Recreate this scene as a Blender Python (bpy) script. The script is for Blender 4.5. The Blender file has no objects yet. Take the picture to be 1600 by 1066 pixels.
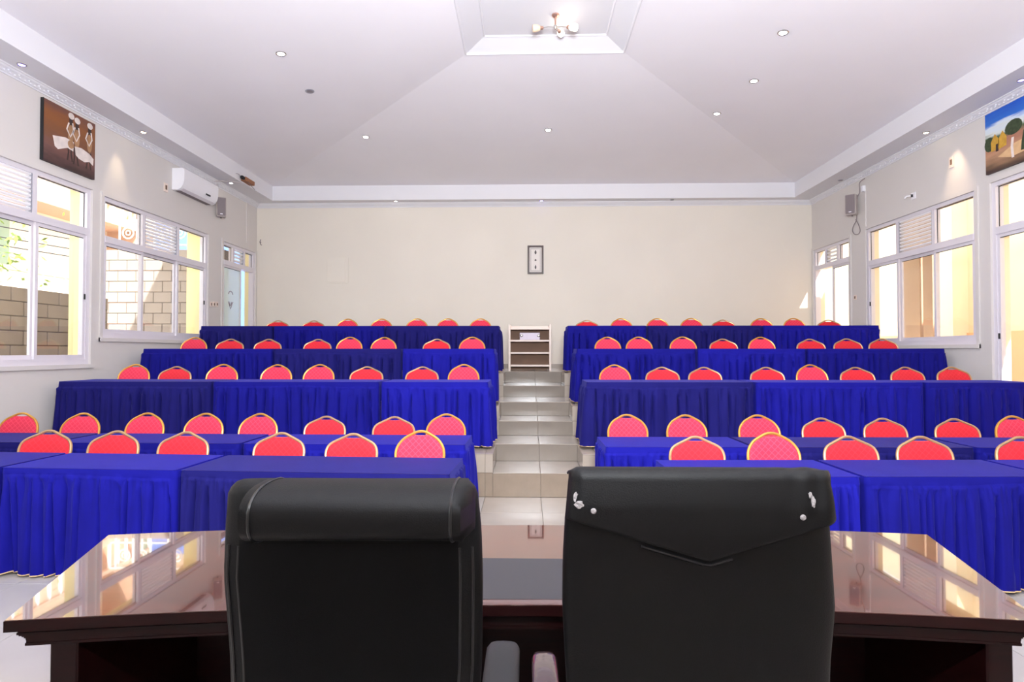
import bpy, bmesh, math, random
import numpy as np
from mathutils import Vector, Matrix

S = bpy.context.scene
COL = S.collection
PI = math.pi
random.seed(7)
RNG = np.random.RandomState(11)

# ------------------------------------------------------------------ camera
F = 900.0
CZ = 1.58
YAW = math.atan(22 / F)
PIT = math.atan(17 / F * math.cos(YAW))
cam = bpy.data.cameras.new('camera')
cam.sensor_fit = 'HORIZONTAL'; cam.sensor_width = 36.0; cam.lens = 36.0 * F / 1600.0
cam.clip_start = 0.05; cam.clip_end = 300
camo = bpy.data.objects.new('camera', cam)
camo.location = (0, 0, CZ)
camo.rotation_euler = (PI / 2 + PIT, 0, YAW)
COL.objects.link(camo)
S.camera = camo

# survey helpers: where a line of sight of the photograph meets a real plane of the room
_fw = np.array([-math.sin(YAW) * math.cos(PIT), math.cos(YAW) * math.cos(PIT), math.sin(PIT)])
_rt = np.array([math.cos(YAW), math.sin(YAW), 0.0])
_up = np.cross(_rt, _fw)
_C = np.array([0, 0, CZ])
def sight(x, y): return _fw + _rt * (x - 800) / F - _up * (y - 533) / F
def on(ax, v, x, y):
    d = sight(x, y); return _C + d * ((v - _C[ax]) / d[ax])
def on_plane(p0, n, x, y):
    d = sight(x, y); p0 = np.array(p0, float); n = np.array(n, float)
    return _C + d * (np.dot(p0 - _C, n) / np.dot(d, n))

# ------------------------------------------------------------------ world, sun, lights, exposure
W = bpy.data.worlds.new('World'); S.world = W; W.use_nodes = True
_nt = W.node_tree; _bg = _nt.nodes['Background']
_bg.inputs[0].default_value = (0.88, 0.96, 1.0, 1); _bg.inputs[1].default_value = 1.7
sun = bpy.data.lights.new('sun', 'SUN'); sun.energy = 8.0; sun.angle = 0.012; sun.color = (1.0, 0.95, 0.88)
suno = bpy.data.objects.new('sun', sun); COL.objects.link(suno)
suno.rotation_euler = Vector((0.40, -0.45, 0.80)).to_track_quat('Z', 'Y').to_euler()

def area(name, loc, to, sx, sy, power, color=(1, 1, 1), portal=False):
    l = bpy.data.lights.new(name, 'AREA'); l.shape = 'RECTANGLE'; l.size = sx; l.size_y = sy
    l.energy = power; l.color = color
    o = bpy.data.objects.new(name, l); COL.objects.link(o); o.location = loc
    o.rotation_euler = (Vector(to) - Vector(loc)).to_track_quat('-Z', 'Z').to_euler()
    if portal: l.cycles.is_portal = True
    return o
# unseen fill lamps added to brighten the room, bounced off the ceiling like flash
area('bounce_fill', (0.15, 0.1, 2.5), (0.15, 3.6, 5.4), 1.0, 0.7, 370, (0.90, 0.95, 1.0))
area('bounce_fill', (0.15, -1.2, 2.5), (0.15, 0.6, 5.4), 1.0, 0.7, 50, (0.90, 0.95, 1.0))

S.view_settings.view_transform = 'Standard'
S.view_settings.look = 'None'
S.view_settings.gamma = 1.0
S.view_settings.use_curve_mapping = False
S.view_settings.exposure = 1.15
S.cycles.use_denoising = True
S.cycles.max_bounces = 10; S.cycles.diffuse_bounces = 6; S.cycles.transparent_max_bounces = 12
S.cycles.sample_clamp_indirect = 6.0
S.cycles.caustics_reflective = False; S.cycles.caustics_refractive = False

# ------------------------------------------------------------------ materials
def srgb(r, g, b):
    f = lambda c: (c / 255) / 12.92 if c / 255 <= 0.04045 else ((c / 255 + 0.055) / 1.055) ** 2.4
    return (f(r), f(g), f(b), 1)
def setin(n, k, v):
    if k in n.inputs: n.inputs[k].default_value = v
def mat(name, color, rough=0.6, metal=0.0, noise=0.0, nscale=8.0, bump=0.0, bscale=60.0, coord='Object', **kw):
    m = bpy.data.materials.new(name); m.use_nodes = True
    t = m.node_tree; p = t.nodes['Principled BSDF']
    p.inputs['Base Color'].default_value = color
    p.inputs['Roughness'].default_value = rough; p.inputs['Metallic'].default_value = metal
    for k, v in kw.items(): setin(p, k.replace('_', ' '), v)
    tc = None
    if noise or bump:
        tc = t.nodes.new('ShaderNodeTexCoord')
    if noise:
        n = t.nodes.new('ShaderNodeTexNoise'); n.inputs['Scale'].default_value = nscale; n.inputs['Detail'].default_value = 5
        t.links.new(tc.outputs[coord], n.inputs['Vector'])
        mr = t.nodes.new('ShaderNodeMapRange'); mr.inputs[1].default_value = 0.3; mr.inputs[2].default_value = 0.7
        mr.inputs[3].default_value = 1 - noise; mr.inputs[4].default_value = 1 + noise
        t.links.new(n.outputs['Fac'], mr.inputs[0])
        mx = t.nodes.new('ShaderNodeVectorMath'); mx.operation = 'SCALE'
        mx.inputs[0].default_value = color[:3]
        t.links.new(mr.outputs[0], mx.inputs['Scale']); t.links.new(mx.outputs[0], p.inputs['Base Color'])
    if bump:
        n2 = t.nodes.new('ShaderNodeTexNoise'); n2.inputs['Scale'].default_value = bscale; n2.inputs['Detail'].default_value = 4
        t.links.new(tc.outputs[coord], n2.inputs['Vector'])
        b = t.nodes.new('ShaderNodeBump'); b.inputs['Strength'].default_value = bump; b.inputs['Distance'].default_value = 0.01
        t.links.new(n2.outputs['Fac'], b.inputs['Height']); t.links.new(b.outputs[0], p.inputs['Normal'])
    return m
def emit(name, color, strength):
    m = bpy.data.materials.new(name); m.use_nodes = True
    p = m.node_tree.nodes['Principled BSDF']
    p.inputs['Base Color'].default_value = color
    p.inputs['Emission Color'].default_value = color; p.inputs['Emission Strength'].default_value = strength
    return m
def glass(name, tint=(1, 1, 1, 1), ior=1.5, frost=0.0, fcol=(0.8, 0.85, 0.85, 1)):
    m = bpy.data.materials.new(name); m.use_nodes = True; t = m.node_tree
    for n in list(t.nodes): t.nodes.remove(n)
    out = t.nodes.new('ShaderNodeOutputMaterial'); tr = t.nodes.new('ShaderNodeBsdfTransparent')
    gl = t.nodes.new('ShaderNodeBsdfGlossy'); mx = t.nodes.new('ShaderNodeMixShader')
    tr.inputs[0].default_value = tint; gl.inputs['Roughness'].default_value = 0.0
    lw = t.nodes.new('ShaderNodeLayerWeight'); lw.inputs['Blend'].default_value = 0.5
    pw = t.nodes.new('ShaderNodeMath'); pw.operation = 'POWER'; pw.inputs[1].default_value = 5.0; t.links.new(lw.outputs['Facing'], pw.inputs[0])
    fr = t.nodes.new('ShaderNodeMath'); fr.operation = 'MULTIPLY_ADD'; fr.inputs[1].default_value = 0.93; fr.inputs[2].default_value = ((ior - 1) / (ior + 1)) ** 2
    t.links.new(pw.outputs[0], fr.inputs[0])
    t.links.new(fr.outputs[0], mx.inputs[0]); t.links.new(gl.outputs[0], mx.inputs[2])
    if frost > 0:
        d = t.nodes.new('ShaderNodeBsdfTranslucent'); d.inputs[0].default_value = fcol
        d2 = t.nodes.new('ShaderNodeBsdfDiffuse'); d2.inputs[0].default_value = fcol
        ad = t.nodes.new('ShaderNodeMixShader'); ad.inputs[0].default_value = 0.5
        t.links.new(d.outputs[0], ad.inputs[1]); t.links.new(d2.outputs[0], ad.inputs[2])
        m2 = t.nodes.new('ShaderNodeMixShader'); m2.inputs[0].default_value = frost
        t.links.new(tr.outputs[0], m2.inputs[1]); t.links.new(ad.outputs[0], m2.inputs[2])
        t.links.new(m2.outputs[0], mx.inputs[1])
    else:
        t.links.new(tr.outputs[0], mx.inputs[1])
    t.links.new(mx.outputs[0], out.inputs[0])
    return m

def cloth_mat(name, color, sheen=(0.22, 0.22, 1.0, 1)):
    m = mat(name, color, 0.8, noise=0.10, nscale=3.0, bump=0.12, bscale=300)
    p = m.node_tree.nodes['Principled BSDF']
    setin(p, 'Sheen Weight', 0.16); setin(p, 'Sheen Roughness', 0.4); setin(p, 'Sheen Tint', sheen)
    setin(p, 'Specular IOR Level', 0.12)
    return m

def pad_mat(name, color, pattern):
    """upholstery woven with a fine diamond lattice"""
    m = mat(name, color, 0.75); t = m.node_tree; p = t.nodes['Principled BSDF']
    tc = t.nodes.new('ShaderNodeTexCoord'); sp = t.nodes.new('ShaderNodeSeparateXYZ'); t.links.new(tc.outputs['Object'], sp.inputs[0])
    def lin(a, b):
        ma = t.nodes.new('ShaderNodeMath'); ma.operation = 'MULTIPLY'; ma.inputs[1].default_value = a
        mb = t.nodes.new('ShaderNodeMath'); mb.operation = 'MULTIPLY'; mb.inputs[1].default_value = b
        t.links.new(sp.outputs['X'], ma.inputs[0]); t.links.new(sp.outputs['Z'], mb.inputs[0])
        ad = t.nodes.new('ShaderNodeMath'); ad.operation = 'ADD'; t.links.new(ma.outputs[0], ad.inputs[0]); t.links.new(mb.outputs[0], ad.inputs[1])
        s = t.nodes.new('ShaderNodeMath'); s.operation = 'SINE'; t.links.new(ad.outputs[0], s.inputs[0])
        q = t.nodes.new('ShaderNodeMath'); q.operation = 'GREATER_THAN'; q.inputs[1].default_value = 0.90; t.links.new(s.outputs[0], q.inputs[0])
        return q
    a = lin(130, 130); b = lin(130, -130)
    mx = t.nodes.new('ShaderNodeMath'); mx.operation = 'MAXIMUM'; t.links.new(a.outputs[0], mx.inputs[0]); t.links.new(b.outputs[0], mx.inputs[1])
    mr = t.nodes.new('ShaderNodeMixRGB'); mr.inputs[1].default_value = color; mr.inputs[2].default_value = pattern
    t.links.new(mx.outputs[0], mr.inputs[0]); t.links.new(mr.outputs[0], p.inputs['Base Color'])
    setin(p, 'Sheen Weight', 0.4); setin(p, 'Sheen Tint', (1.0, 0.75, 0.85, 1))
    setin(p, 'Specular IOR Level', 0.3)
    return m

def wood_mat(name, c1, c2, rough, axis=0, scale=2.0, **kw):
    m = mat(name, c1, rough, **kw); t = m.node_tree; p = t.nodes['Principled BSDF']
    tc = t.nodes.new('ShaderNodeTexCoord'); mp = t.nodes.new('ShaderNodeMapping')
    s = [14, 14, 14]; s[axis] = 0.9; mp.inputs['Scale'].default_value = s
    n = t.nodes.new('ShaderNodeTexNoise'); n.inputs['Scale'].default_value = scale; n.inputs['Detail'].default_value = 8; n.inputs['Distortion'].default_value = 1.2
    cr = t.nodes.new('ShaderNodeValToRGB'); cr.color_ramp.elements[0].position = 0.35; cr.color_ramp.elements[1].position = 0.7
    cr.color_ramp.elements[0].color = c1; cr.color_ramp.elements[1].color = c2
    t.links.new(tc.outputs['Object'], mp.inputs[0]); t.links.new(mp.outputs[0], n.inputs['Vector'])
    t.links.new(n.outputs['Fac'], cr.inputs[0]); t.links.new(cr.outputs[0], p.inputs['Base Color'])
    return m

M = {}
M['wall'] = mat('wall_paint', srgb(226, 218, 206), 0.8, noise=0.025, nscale=0.8, bump=0.06, bscale=25)
M['side_wall'] = mat('side_wall_shaded', srgb(214, 208, 204), 0.8, noise=0.02, nscale=0.8, bump=0.06, bscale=25)  # same paint as the back wall, with its dimmer, cooler light in the colour
M['ceiling'] = mat('ceiling_paint', srgb(240, 236, 240), 0.85, noise=0.02, nscale=0.7, bump=0.1, bscale=1.6)
M['plaster'] = mat('white_plaster', srgb(226, 224, 228), 0.7)
M['frame'] = mat('white_aluminium', srgb(222, 216, 222), 0.35)
M['alu'] = mat('grey_aluminium', srgb(165, 165, 175), 0.3, 0.5)
M['gasket'] = mat('black_gasket', srgb(45, 42, 42), 0.6)
M['glass'] = glass('window_glass')
M['frost'] = glass('frosted_glass', frost=0.75, fcol=(0.75, 0.85, 0.88, 1))
M['grout'] = mat('grout', srgb(120, 108, 98), 0.8)
M['tile_floor'] = mat('floor_tile', srgb(184, 178, 173), 0.16, noise=0.03, nscale=3, coord='Object')
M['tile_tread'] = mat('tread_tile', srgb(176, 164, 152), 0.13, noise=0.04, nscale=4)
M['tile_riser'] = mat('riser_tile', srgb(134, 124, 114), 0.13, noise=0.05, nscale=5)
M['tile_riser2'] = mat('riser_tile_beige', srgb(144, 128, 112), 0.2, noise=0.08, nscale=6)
M['tile_side'] = mat('side_tile', srgb(168, 156, 144), 0.15, noise=0.04, nscale=4)
M['royal'] = cloth_mat('royal_blue_cloth', srgb(21, 20, 134))
M['royal2'] = cloth_mat('deep_blue_cloth', srgb(18, 17, 120))
M['navy'] = cloth_mat('faded_navy_cloth', srgb(24, 22, 96))
M['piping'] = mat('gold_piping', srgb(235, 200, 150), 0.5)
M['pink'] = pad_mat('upholstery_sheen_pink', srgb(224, 46, 74), srgb(238, 70, 96))  # same fabric as the red pads; paler sheen painted into the colour
M['red'] = pad_mat('upholstery_tilt_red', srgb(214, 30, 44), srgb(224, 44, 58))  # same fabric as the pink pads; tone from their tilt painted in
M['gold'] = mat('gold_frame', srgb(216, 160, 72), 0.32, 0.5)
M['champagne'] = mat('champagne_frame', srgb(192, 154, 112), 0.35, 0.5)
M['mahogany'] = wood_mat('polished_mahogany', srgb(92, 40, 26), srgb(58, 22, 16), 0.06, IOR=2.0, Coat_Weight=1.0, Coat_Roughness=0.02, Coat_IOR=1.8)
M['mahogany_dark'] = wood_mat('dark_mahogany', srgb(34, 8, 8), srgb(22, 5, 6), 0.3, Specular_IOR_Level=0.2)
M['inset'] = mat('grey_leather_inset', srgb(54, 52, 56), 0.5, bump=0.15, bscale=500)
M['leather'] = mat('black_leather', srgb(15, 15, 16), 0.5, bump=0.12, bscale=350, Specular_IOR_Level=0.22)
M['leather_panel'] = mat('black_back_panel', srgb(12, 12, 13), 0.6, bump=0.08, bscale=500, Specular_IOR_Level=0.12)
M['piping_black'] = mat('black_piping', srgb(26, 26, 28), 0.32)
M['arm_grey'] = mat('grey_arm_pad', srgb(44, 44, 47), 0.6, bump=0.05, bscale=300)
M['plastic_wrap'] = mat('plastic_wrapped_pad', srgb(84, 66, 70), 0.12, Coat_Weight=1.0, Coat_Roughness=0.05, bump=0.35, bscale=18)
M['worn'] = mat('flaked_leather_backing', srgb(170, 165, 165), 0.8, bump=0.8, bscale=120)
M['chrome'] = mat('brushed_steel', srgb(190, 185, 180), 0.25, 0.9)
M['black'] = mat('black_plastic', srgb(24, 24, 26), 0.45)
M['white'] = mat('white_plastic', srgb(240, 238, 242), 0.35)
M['offwhite'] = mat('off_white_paint', srgb(232, 214, 202), 0.5)
M['brown_back'] = mat('brown_board', srgb(112, 84, 66), 0.7, noise=0.12, nscale=3)
M['speaker'] = mat('grey_speaker_body', srgb(190, 180, 176), 0.5)
M['grille'] = mat('speaker_grille', srgb(128, 116, 118), 0.6)
M['lilac'] = mat('lilac_grey_metal', srgb(150, 138, 150), 0.4, 0.2)
M['wood_frame'] = mat('dark_picture_frame', srgb(66, 42, 38), 0.35)
M['paper'] = mat('cream_mat_board', srgb(232, 224, 218), 0.8)
M['print_grey'] = mat('grey_border_print', srgb(190, 184, 178), 0.8)
M['dark_print'] = mat('dark_figures', srgb(70, 62, 60), 0.7)
M['block'] = mat('concrete_block', srgb(156, 143, 134), 0.9, noise=0.06, nscale=3, coord='Object', bump=0.2, bscale=40)
M['mortar'] = mat('mortar', srgb(104, 92, 86), 0.95)
M['yellow'] = mat('pale_yellow_paint', srgb(238, 224, 172), 0.8)
M['cream'] = mat('cream_render', srgb(240, 226, 196), 0.85)
M['beige'] = mat('beige_render', srgb(186, 160, 138), 0.85)
M['peach'] = mat('peach_render', srgb(238, 196, 152), 0.85)
M['terracotta'] = mat('terracotta_render', srgb(200, 165, 140), 0.85)
M['green'] = mat('green_paint', srgb(160, 180, 150), 0.8)
M['ground'] = mat('pale_paving', srgb(205, 198, 190), 0.9, noise=0.05, nscale=1.0)
M['blue_paint'] = mat('pale_blue_wall', srgb(98, 128, 196), 0.8)
M['iron'] = mat('white_ironwork', srgb(245, 245, 245), 0.5)
M['bark'] = mat('bark', srgb(110, 90, 70), 0.9)
M['leaf'] = mat('leaf_green', srgb(120, 150, 60), 0.7)
M['lamp_white'] = emit('lit_lens_white', (1, 0.98, 1, 1), 6.0)
M['lamp_warm'] = emit('lit_lens_warm', (1, 0.82, 0.55, 1), 9.0)
M['lamp_blue'] = emit('lit_lens_blue', (0.25, 0.2, 1, 1), 5.0)
M['lamp_off'] = mat('unlit_lens', srgb(140, 130, 135), 0.3)
M['shade_lit'] = emit('lit_frosted_shade', (1, 0.9, 0.72, 1), 1.6)
M['shade_off'] = mat('unlit_amber_shade', srgb(232, 205, 175), 0.3)
M['copper'] = mat('satin_copper', srgb(205, 165, 150), 0.3, 0.8)
M['raw_wood'] = mat('raw_brown_wood', srgb(150, 100, 70), 0.7, noise=0.15, nscale=20)
M['cable_white'] = mat('white_cable', srgb(205, 195, 195), 0.5)

# ------------------------------------------------------------------ mesh builder
class MB:
    def __init__(s): s.v = []; s.f = []; s.mi = []
    def add(s, v, f, mi=0):
        o = len(s.v); s.v.extend([tuple(map(float, p)) for p in v]); s.f.extend([tuple(i + o for i in q) for q in f]); s.mi.extend([mi] * len(f)); return s
    def box(s, x0, x1, y0, y1, z0, z1, mi=0):
        v = [(x, y, z) for x in (x0, x1) for y in (y0, y1) for z in (z0, z1)]
        return s.add(v, [(0, 1, 3, 2), (4, 6, 7, 5), (0, 4, 5, 1), (2, 3, 7, 6), (0, 2, 6, 4), (1, 5, 7, 3)], mi)
    def cbox(s, x0, x1, y0, y1, z0, z1, b=0.004, mi=0):
        """box with chamfered edges"""
        xs = (x0, x1); ys = (y0, y1); zs = (z0, z1); vid = {}; V = []
        for i in (0, 1):
            for j in (0, 1):
                for k in (0, 1):
                    x, y, z = xs[i], ys[j], zs[k]; dx = b if i == 0 else -b; dy = b if j == 0 else -b; dz = b if k == 0 else -b
                    vid[(i, j, k, 0)] = len(V); V.append((x, y + dy, z + dz))
                    vid[(i, j, k, 1)] = len(V); V.append((x + dx, y, z + dz))
                    vid[(i, j, k, 2)] = len(V); V.append((x + dx, y + dy, z))
        Fc = []
        for i in (0, 1): Fc.append([vid[(i, 0, 0, 0)], vid[(i, 1, 0, 0)], vid[(i, 1, 1, 0)], vid[(i, 0, 1, 0)]])
        for j in (0, 1): Fc.append([vid[(0, j, 0, 1)], vid[(1, j, 0, 1)], vid[(1, j, 1, 1)], vid[(0, j, 1, 1)]])
        for k in (0, 1): Fc.append([vid[(0, 0, k, 2)], vid[(1, 0, k, 2)], vid[(1, 1, k, 2)], vid[(0, 1, k, 2)]])
        for i in (0, 1):
            for j in (0, 1):
                Fc.append([vid[(i, j, 0, 0)], vid[(i, j, 1, 0)], vid[(i, j, 1, 1)], vid[(i, j, 0, 1)]])
                Fc.append([vid[(i, 0, j, 0)], vid[(i, 1, j, 0)], vid[(i, 1, j, 2)], vid[(i, 0, j, 2)]])
                Fc.append([vid[(0, i, j, 1)], vid[(1, i, j, 1)], vid[(1, i, j, 2)], vid[(0, i, j, 2)]])
        for i in (0, 1):
            for j in (0, 1):
                for k in (0, 1): Fc.append([vid[(i, j, k, q)] for q in range(3)])
        return s.add(V, Fc, mi)
    def tube(s, pts, r, n=8, closed=False, caps=True, mi=0, flat=1.0):
        P = [np.array(p, float) for p in pts]; m = len(P); rings = []
        rr = r if hasattr(r, '__len__') else [r] * m
        up = None
        for i in range(m):
            a = P[i - 1] if (i > 0 or closed) else P[i]; b = P[(i + 1) % m] if (i < m - 1 or closed) else P[i]
            t = b - a; t = t / (np.linalg.norm(t) + 1e-12)
            if up is None: up = np.array([0, 0, 1.]) if abs(t[2]) < 0.9 else np.array([0, 1., 0])
            u = up - t * np.dot(up, t); nu = np.linalg.norm(u)
            if nu < 1e-4: u = np.array([1., 0, 0]) - t * t[0]; nu = np.linalg.norm(u)
            u /= nu; up = u; w = np.cross(t, u)
            rings.append([P[i] + rr[i] * (math.cos(2 * PI * k / n) * u + flat * math.sin(2 * PI * k / n) * w) for k in range(n)])
        V = [p for R_ in rings for p in R_]; Fc = []
        for i in range(m if closed else m - 1):
            j = (i + 1) % m
            for k in range(n): Fc.append((i * n + k, i * n + (k + 1) % n, j * n + (k + 1) % n, j * n + k))
        if caps and not closed: Fc += [tuple(range(n - 1, -1, -1)), tuple((m - 1) * n + k for k in range(n))]
        return s.add(V, Fc, mi)
    def lathe(s, prof, c=(0, 0, 0), n=24, mi=0):
        V = []; Fc = []
        for (r, z) in prof:
            for k in range(n): V.append((c[0] + r * math.cos(2 * PI * k / n), c[1] + r * math.sin(2 * PI * k / n), c[2] + z))
        for i in range(len(prof) - 1):
            for k in range(n): Fc.append((i * n + k, i * n + (k + 1) % n, (i + 1) * n + (k + 1) % n, (i + 1) * n + k))
        Fc += [tuple(range(n - 1, -1, -1)), tuple((len(prof) - 1) * n + k for k in range(n))]
        return s.add(V, Fc, mi)
    def prism(s, poly, a0, a1, axis='z', mi=0):
        """poly = 2-D outline extruded along the axis"""
        def mk(p, a): return {'z': (p[0], p[1], a), 'y': (p[0], a, p[1]), 'x': (a, p[0], p[1])}[axis]
        n = len(poly); V = [mk(p, a0) for p in poly] + [mk(p, a1) for p in poly]
        Fc = [tuple(range(n - 1, -1, -1)), tuple(range(n, 2 * n))] + [(i, (i + 1) % n, n + (i + 1) % n, n + i) for i in range(n)]
        return s.add(V, Fc, mi)
    def grid(s, P, closed_u=False, mi=0):
        """P: array rows x cols x 3"""
        P = np.asarray(P); r, c = P.shape[:2]; Fc = []
        for i in range(r - 1):
            for j in range(c if closed_u else c - 1):
                k = (j + 1) % c; Fc.append((i * c + j, i * c + k, (i + 1) * c + k, (i + 1) * c + j))
        return s.add(P.reshape(-1, 3), Fc, mi)
    def xform(s, mtx):
        s.v = [tuple(mtx @ Vector(p)) for p in s.v]; return s
    def build(s, name, m=None, parent=None, smooth=False, angle=40, mesh_only=False, fix=True):
        me = bpy.data.meshes.new(name); me.from_pydata(s.v, [], s.f)
        ms = m if isinstance(m, (list, tuple)) else [m]
        for k in ms: me.materials.append(k)
        if len(ms) > 1: me.polygons.foreach_set('material_index', s.mi)
        if fix:
            b = bmesh.new(); b.from_mesh(me); bmesh.ops.recalc_face_normals(b, faces=b.faces); b.to_mesh(me); b.free()
        if smooth:
            me.polygons.foreach_set('use_smooth', [True] * len(me.polygons))
            try: me.set_sharp_from_angle(angle=math.radians(angle))
            except Exception: pass
        me.update()
        if mesh_only: return me
        return link(name, me, parent)
def link(name, me, parent=None, loc=None, rot=None):
    o = bpy.data.objects.new(name, me); COL.objects.link(o)
    if parent is not None: o.parent = parent
    if loc is not None: o.location = loc
    if rot is not None: o.rotation_euler = rot
    return o
def tag(o, label, cat, group=None, kind=None):
    o['label'] = label; o['category'] = cat
    if group: o['group'] = group
    if kind: o['kind'] = kind
    return o
def thing(name, label, cat, loc=(0, 0, 0), rz=0.0, group=None):
    o = link(name, None, None, loc, (0, 0, rz)); o.empty_display_size = 0.1
    return tag(o, label, cat, group)
def struct(o, label=None, cat=None):
    o['kind'] = 'structure'
    if label: o['label'] = label
    if cat: o['category'] = cat
    return o
def copy_tree(o, parent=None):
    c = o.copy(); COL.objects.link(c); c.parent = parent
    for ch in o.children: copy_tree(ch, c)
    return c

# ------------------------------------------------------------------ room measures
XL, XR, YB, YF = -5.69, 5.90, 12.0, -4.0
ZW = 4.62                      # top of the walls, foot of the crown
ZS = 4.70                      # soffit
IX0, IX1, IY0, IY1, ZI = -5.23, 5.42, -3.7, 11.7, 5.00      # inner edge of the soffit ring
TX0, TX1, TY0, TY1, ZT = -0.77, 1.25, 0.70, 7.30, 5.40      # tray rim
UX0, UX1, UY0, UY1, ZU = -0.51, 0.98, 0.96, 7.04, 5.49      # tray ceiling
T3, T4, T5 = 0.468, 0.859, 1.236
S1, S2, S3 = 0.262, 0.661, 1.040
YA, YA2, YB3, YB4, YC3, YC4 = 6.29, 6.98, 7.68, 8.31, 9.24, 10.10
NX0, NX1 = -0.363, 0.614       # stair notch

def wall_x(name, X, dirx, openings, material, y0=YF, y1=YB, z0=0.0, z1=ZW + 0.45, th=0.22):
    """wall in the plane x = X with rectangular openings (ya, yb, za, zb)"""
    mb = MB(); ys = sorted({y0, y1} | {o[0] for o in openings} | {o[1] for o in openings})
    for a, b in zip(ys[:-1], ys[1:]):
        zc = [(o[2], o[3]) for o in openings if o[0] <= a + 1e-6 and o[1] >= b - 1e-6]
        z = z0
        for (p, q) in sorted(zc):
            if p > z + 1e-4: mb.box(min(X, X + dirx * th), max(X, X + dirx * th), a, b, z, p)
            z = q
        mb.box(min(X, X + dirx * th), max(X, X + dirx * th), a, b, z, z1)
    return struct(mb.build(name, material))

OPL = [(4.83, 7.37, 1.42, 3.70), (7.58, 10.13, 1.77, 3.68), (10.64, 11.93, T5, 3.66), (1.9, 4.4, 1.42, 3.70), (-1.2, 1.3, 1.42, 3.70)]
OPR = [(7.67, 10.11, 1.68, 3.70), (5.05, 7.42, T3, 3.72), (10.61, 11.93, T5, 3.66), (1.9, 4.4, 1.42, 3.70), (-1.2, 1.3, 1.42, 3.70)]
wl = wall_x('wall_left', XL, -1, OPL, M['side_wall'], th=.11)
wr = wall_x('wall_right', XR, 1, OPR, M['side_wall'], th=.11)
for w_, X_, d_, ops_, m_ in ((wl, XL - .11, -1, OPL, M['yellow']), (wr, XR + .11, 1, OPR, M['cream'])):
    c_ = wall_x('render_coat', X_, d_, ops_, m_, th=.11); c_.parent = w_
wb = struct(MB().box(XL - 0.22, XR + 0.22, YB, YB + 0.22, 0, ZW + 0.5).build('wall_back', M['wall']))
wf = struct(MB().box(XL - 0.22, XR + 0.22, YF - 0.22, YF, 0, ZW + 0.5).build('wall_front', M['wall']))

# ceiling: soffit ring, fascia, four slopes, tray
mb = MB()
o_ = [(XL - .1, YF - .1), (XR + .1, YF - .1), (XR + .1, YB + .1), (XL - .1, YB + .1)]
i_ = [(IX0, IY0), (IX1, IY0), (IX1, IY1), (IX0, IY1)]
t_ = [(TX0, TY0), (TX1, TY0), (TX1, TY1), (TX0, TY1)]
u_ = [(UX0, UY0), (UX1, UY0), (UX1, UY1), (UX0, UY1)]
rings = [[(x, y, ZS) for x, y in o_], [(x, y, ZS) for x, y in i_], [(x, y, ZI) for x, y in i_]]
for a, b in zip(rings[:-1], rings[1:]):
    for k in range(4): mb.add([a[k], a[(k + 1) % 4], b[(k + 1) % 4], b[k]], [(0, 1, 2, 3)])
soff = mb.build('ceiling', M['plaster'], fix=False)
struct(soff)
mb = MB()
a = [(x, y, ZI) for x, y in i_]; b = [(x, y, ZT) for x, y in t_]
for k in range(4): mb.add([a[k], a[(k + 1) % 4], b[(k + 1) % 4], b[k]], [(0, 1, 2, 3)])
sl = mb.build('slope', M['ceiling'], soff, fix=False)
mb = MB()
a = b; b = [(x, y, ZU) for x, y in u_]
for k in range(4): mb.add([a[k], a[(k + 1) % 4], b[(k + 1) % 4], b[k]], [(0, 1, 2, 3)])
mb.build('tray_side', M['plaster'], soff, fix=False)
MB().add([(x, y, ZU) for x, y in u_], [(0, 1, 2, 3)]).build('tray_panel', M['plaster'], soff, fix=False)
MB().box(XL - .22, XR + .22, YF - .22, YB + .22, 5.62, 5.80).build('roof_slab', M['plaster'], soff)
# moulding bands round the tray rim
mb = MB()
for (off, z, r) in ((0.0, ZT + 0.0, 0.016), (0.255, ZU - 0.004, 0.012)):
    q = [(TX0 + off, TY0 + off, z), (TX1 - off, TY0 + off, z), (TX1 - off, TY1 - off, z), (TX0 + off, TY1 - off, z)]
    for k in range(4): mb.tube([q[k], q[(k + 1) % 4]], r, 8)
struct(mb.build('trim_tray', M['plaster'], smooth=True))

# crown moulding on each wall, with raised leaf ornament
CP = [(0.0, -0.004), (0.012, -0.004), (0.016, 0.010), (0.03, 0.016), (0.048, 0.034), (0.07, 0.046), (0.082, 0.062), (0.095, 0.066), (0.095, 0.084), (0.0, 0.084)]
def crown(name, kind, pos, a0, a1, sgn):
    poly = [(pos + sgn * p, ZW + q) for p, q in CP]
    mb = MB()
    if kind == 'x': mb.prism([(p[0], p[1]) for p in poly], a0, a1, 'y')
    else: mb.prism([(p[0], p[1]) for p in poly], a0, a1, 'x')
    c = struct(mb.build(name, M['plaster']))
    orn = MB(); n = int((a1 - a0) / 0.13)
    for i in range(n):
        t = a0 + (i + 0.5) * (a1 - a0) / n
        for (dt, p, q, r) in ((-0.035, 0.036, 0.024, 0.012), (0.0, 0.052, 0.038, 0.016), (0.035, 0.036, 0.024, 0.012), (0.065, 0.058, 0.05, 0.008)):
            cen = (pos + sgn * (p + 0.004), t + dt, ZW + q - 0.004) if kind == 'x' else (t + dt, pos + sgn * (p + 0.004), ZW + q - 0.004)
            V = []
            for dx, dy, dz in ((1, 0, 0), (0, 1, 0), (-1, 0, 0), (0, -1, 0), (0, 0, 1), (0, 0, -1)): V.append((cen[0] + dx * r, cen[1] + dy * r, cen[2] + dz * r))
            orn.add(V, [(0, 1, 4), (1, 2, 4), (2, 3, 4), (3, 0, 4), (1, 0, 5), (2, 1, 5), (3, 2, 5), (0, 3, 5)])
    og = orn.build('leaf_ornament', M['plaster'], c, smooth=True); og['kind'] = 'stuff'
    return c
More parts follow.
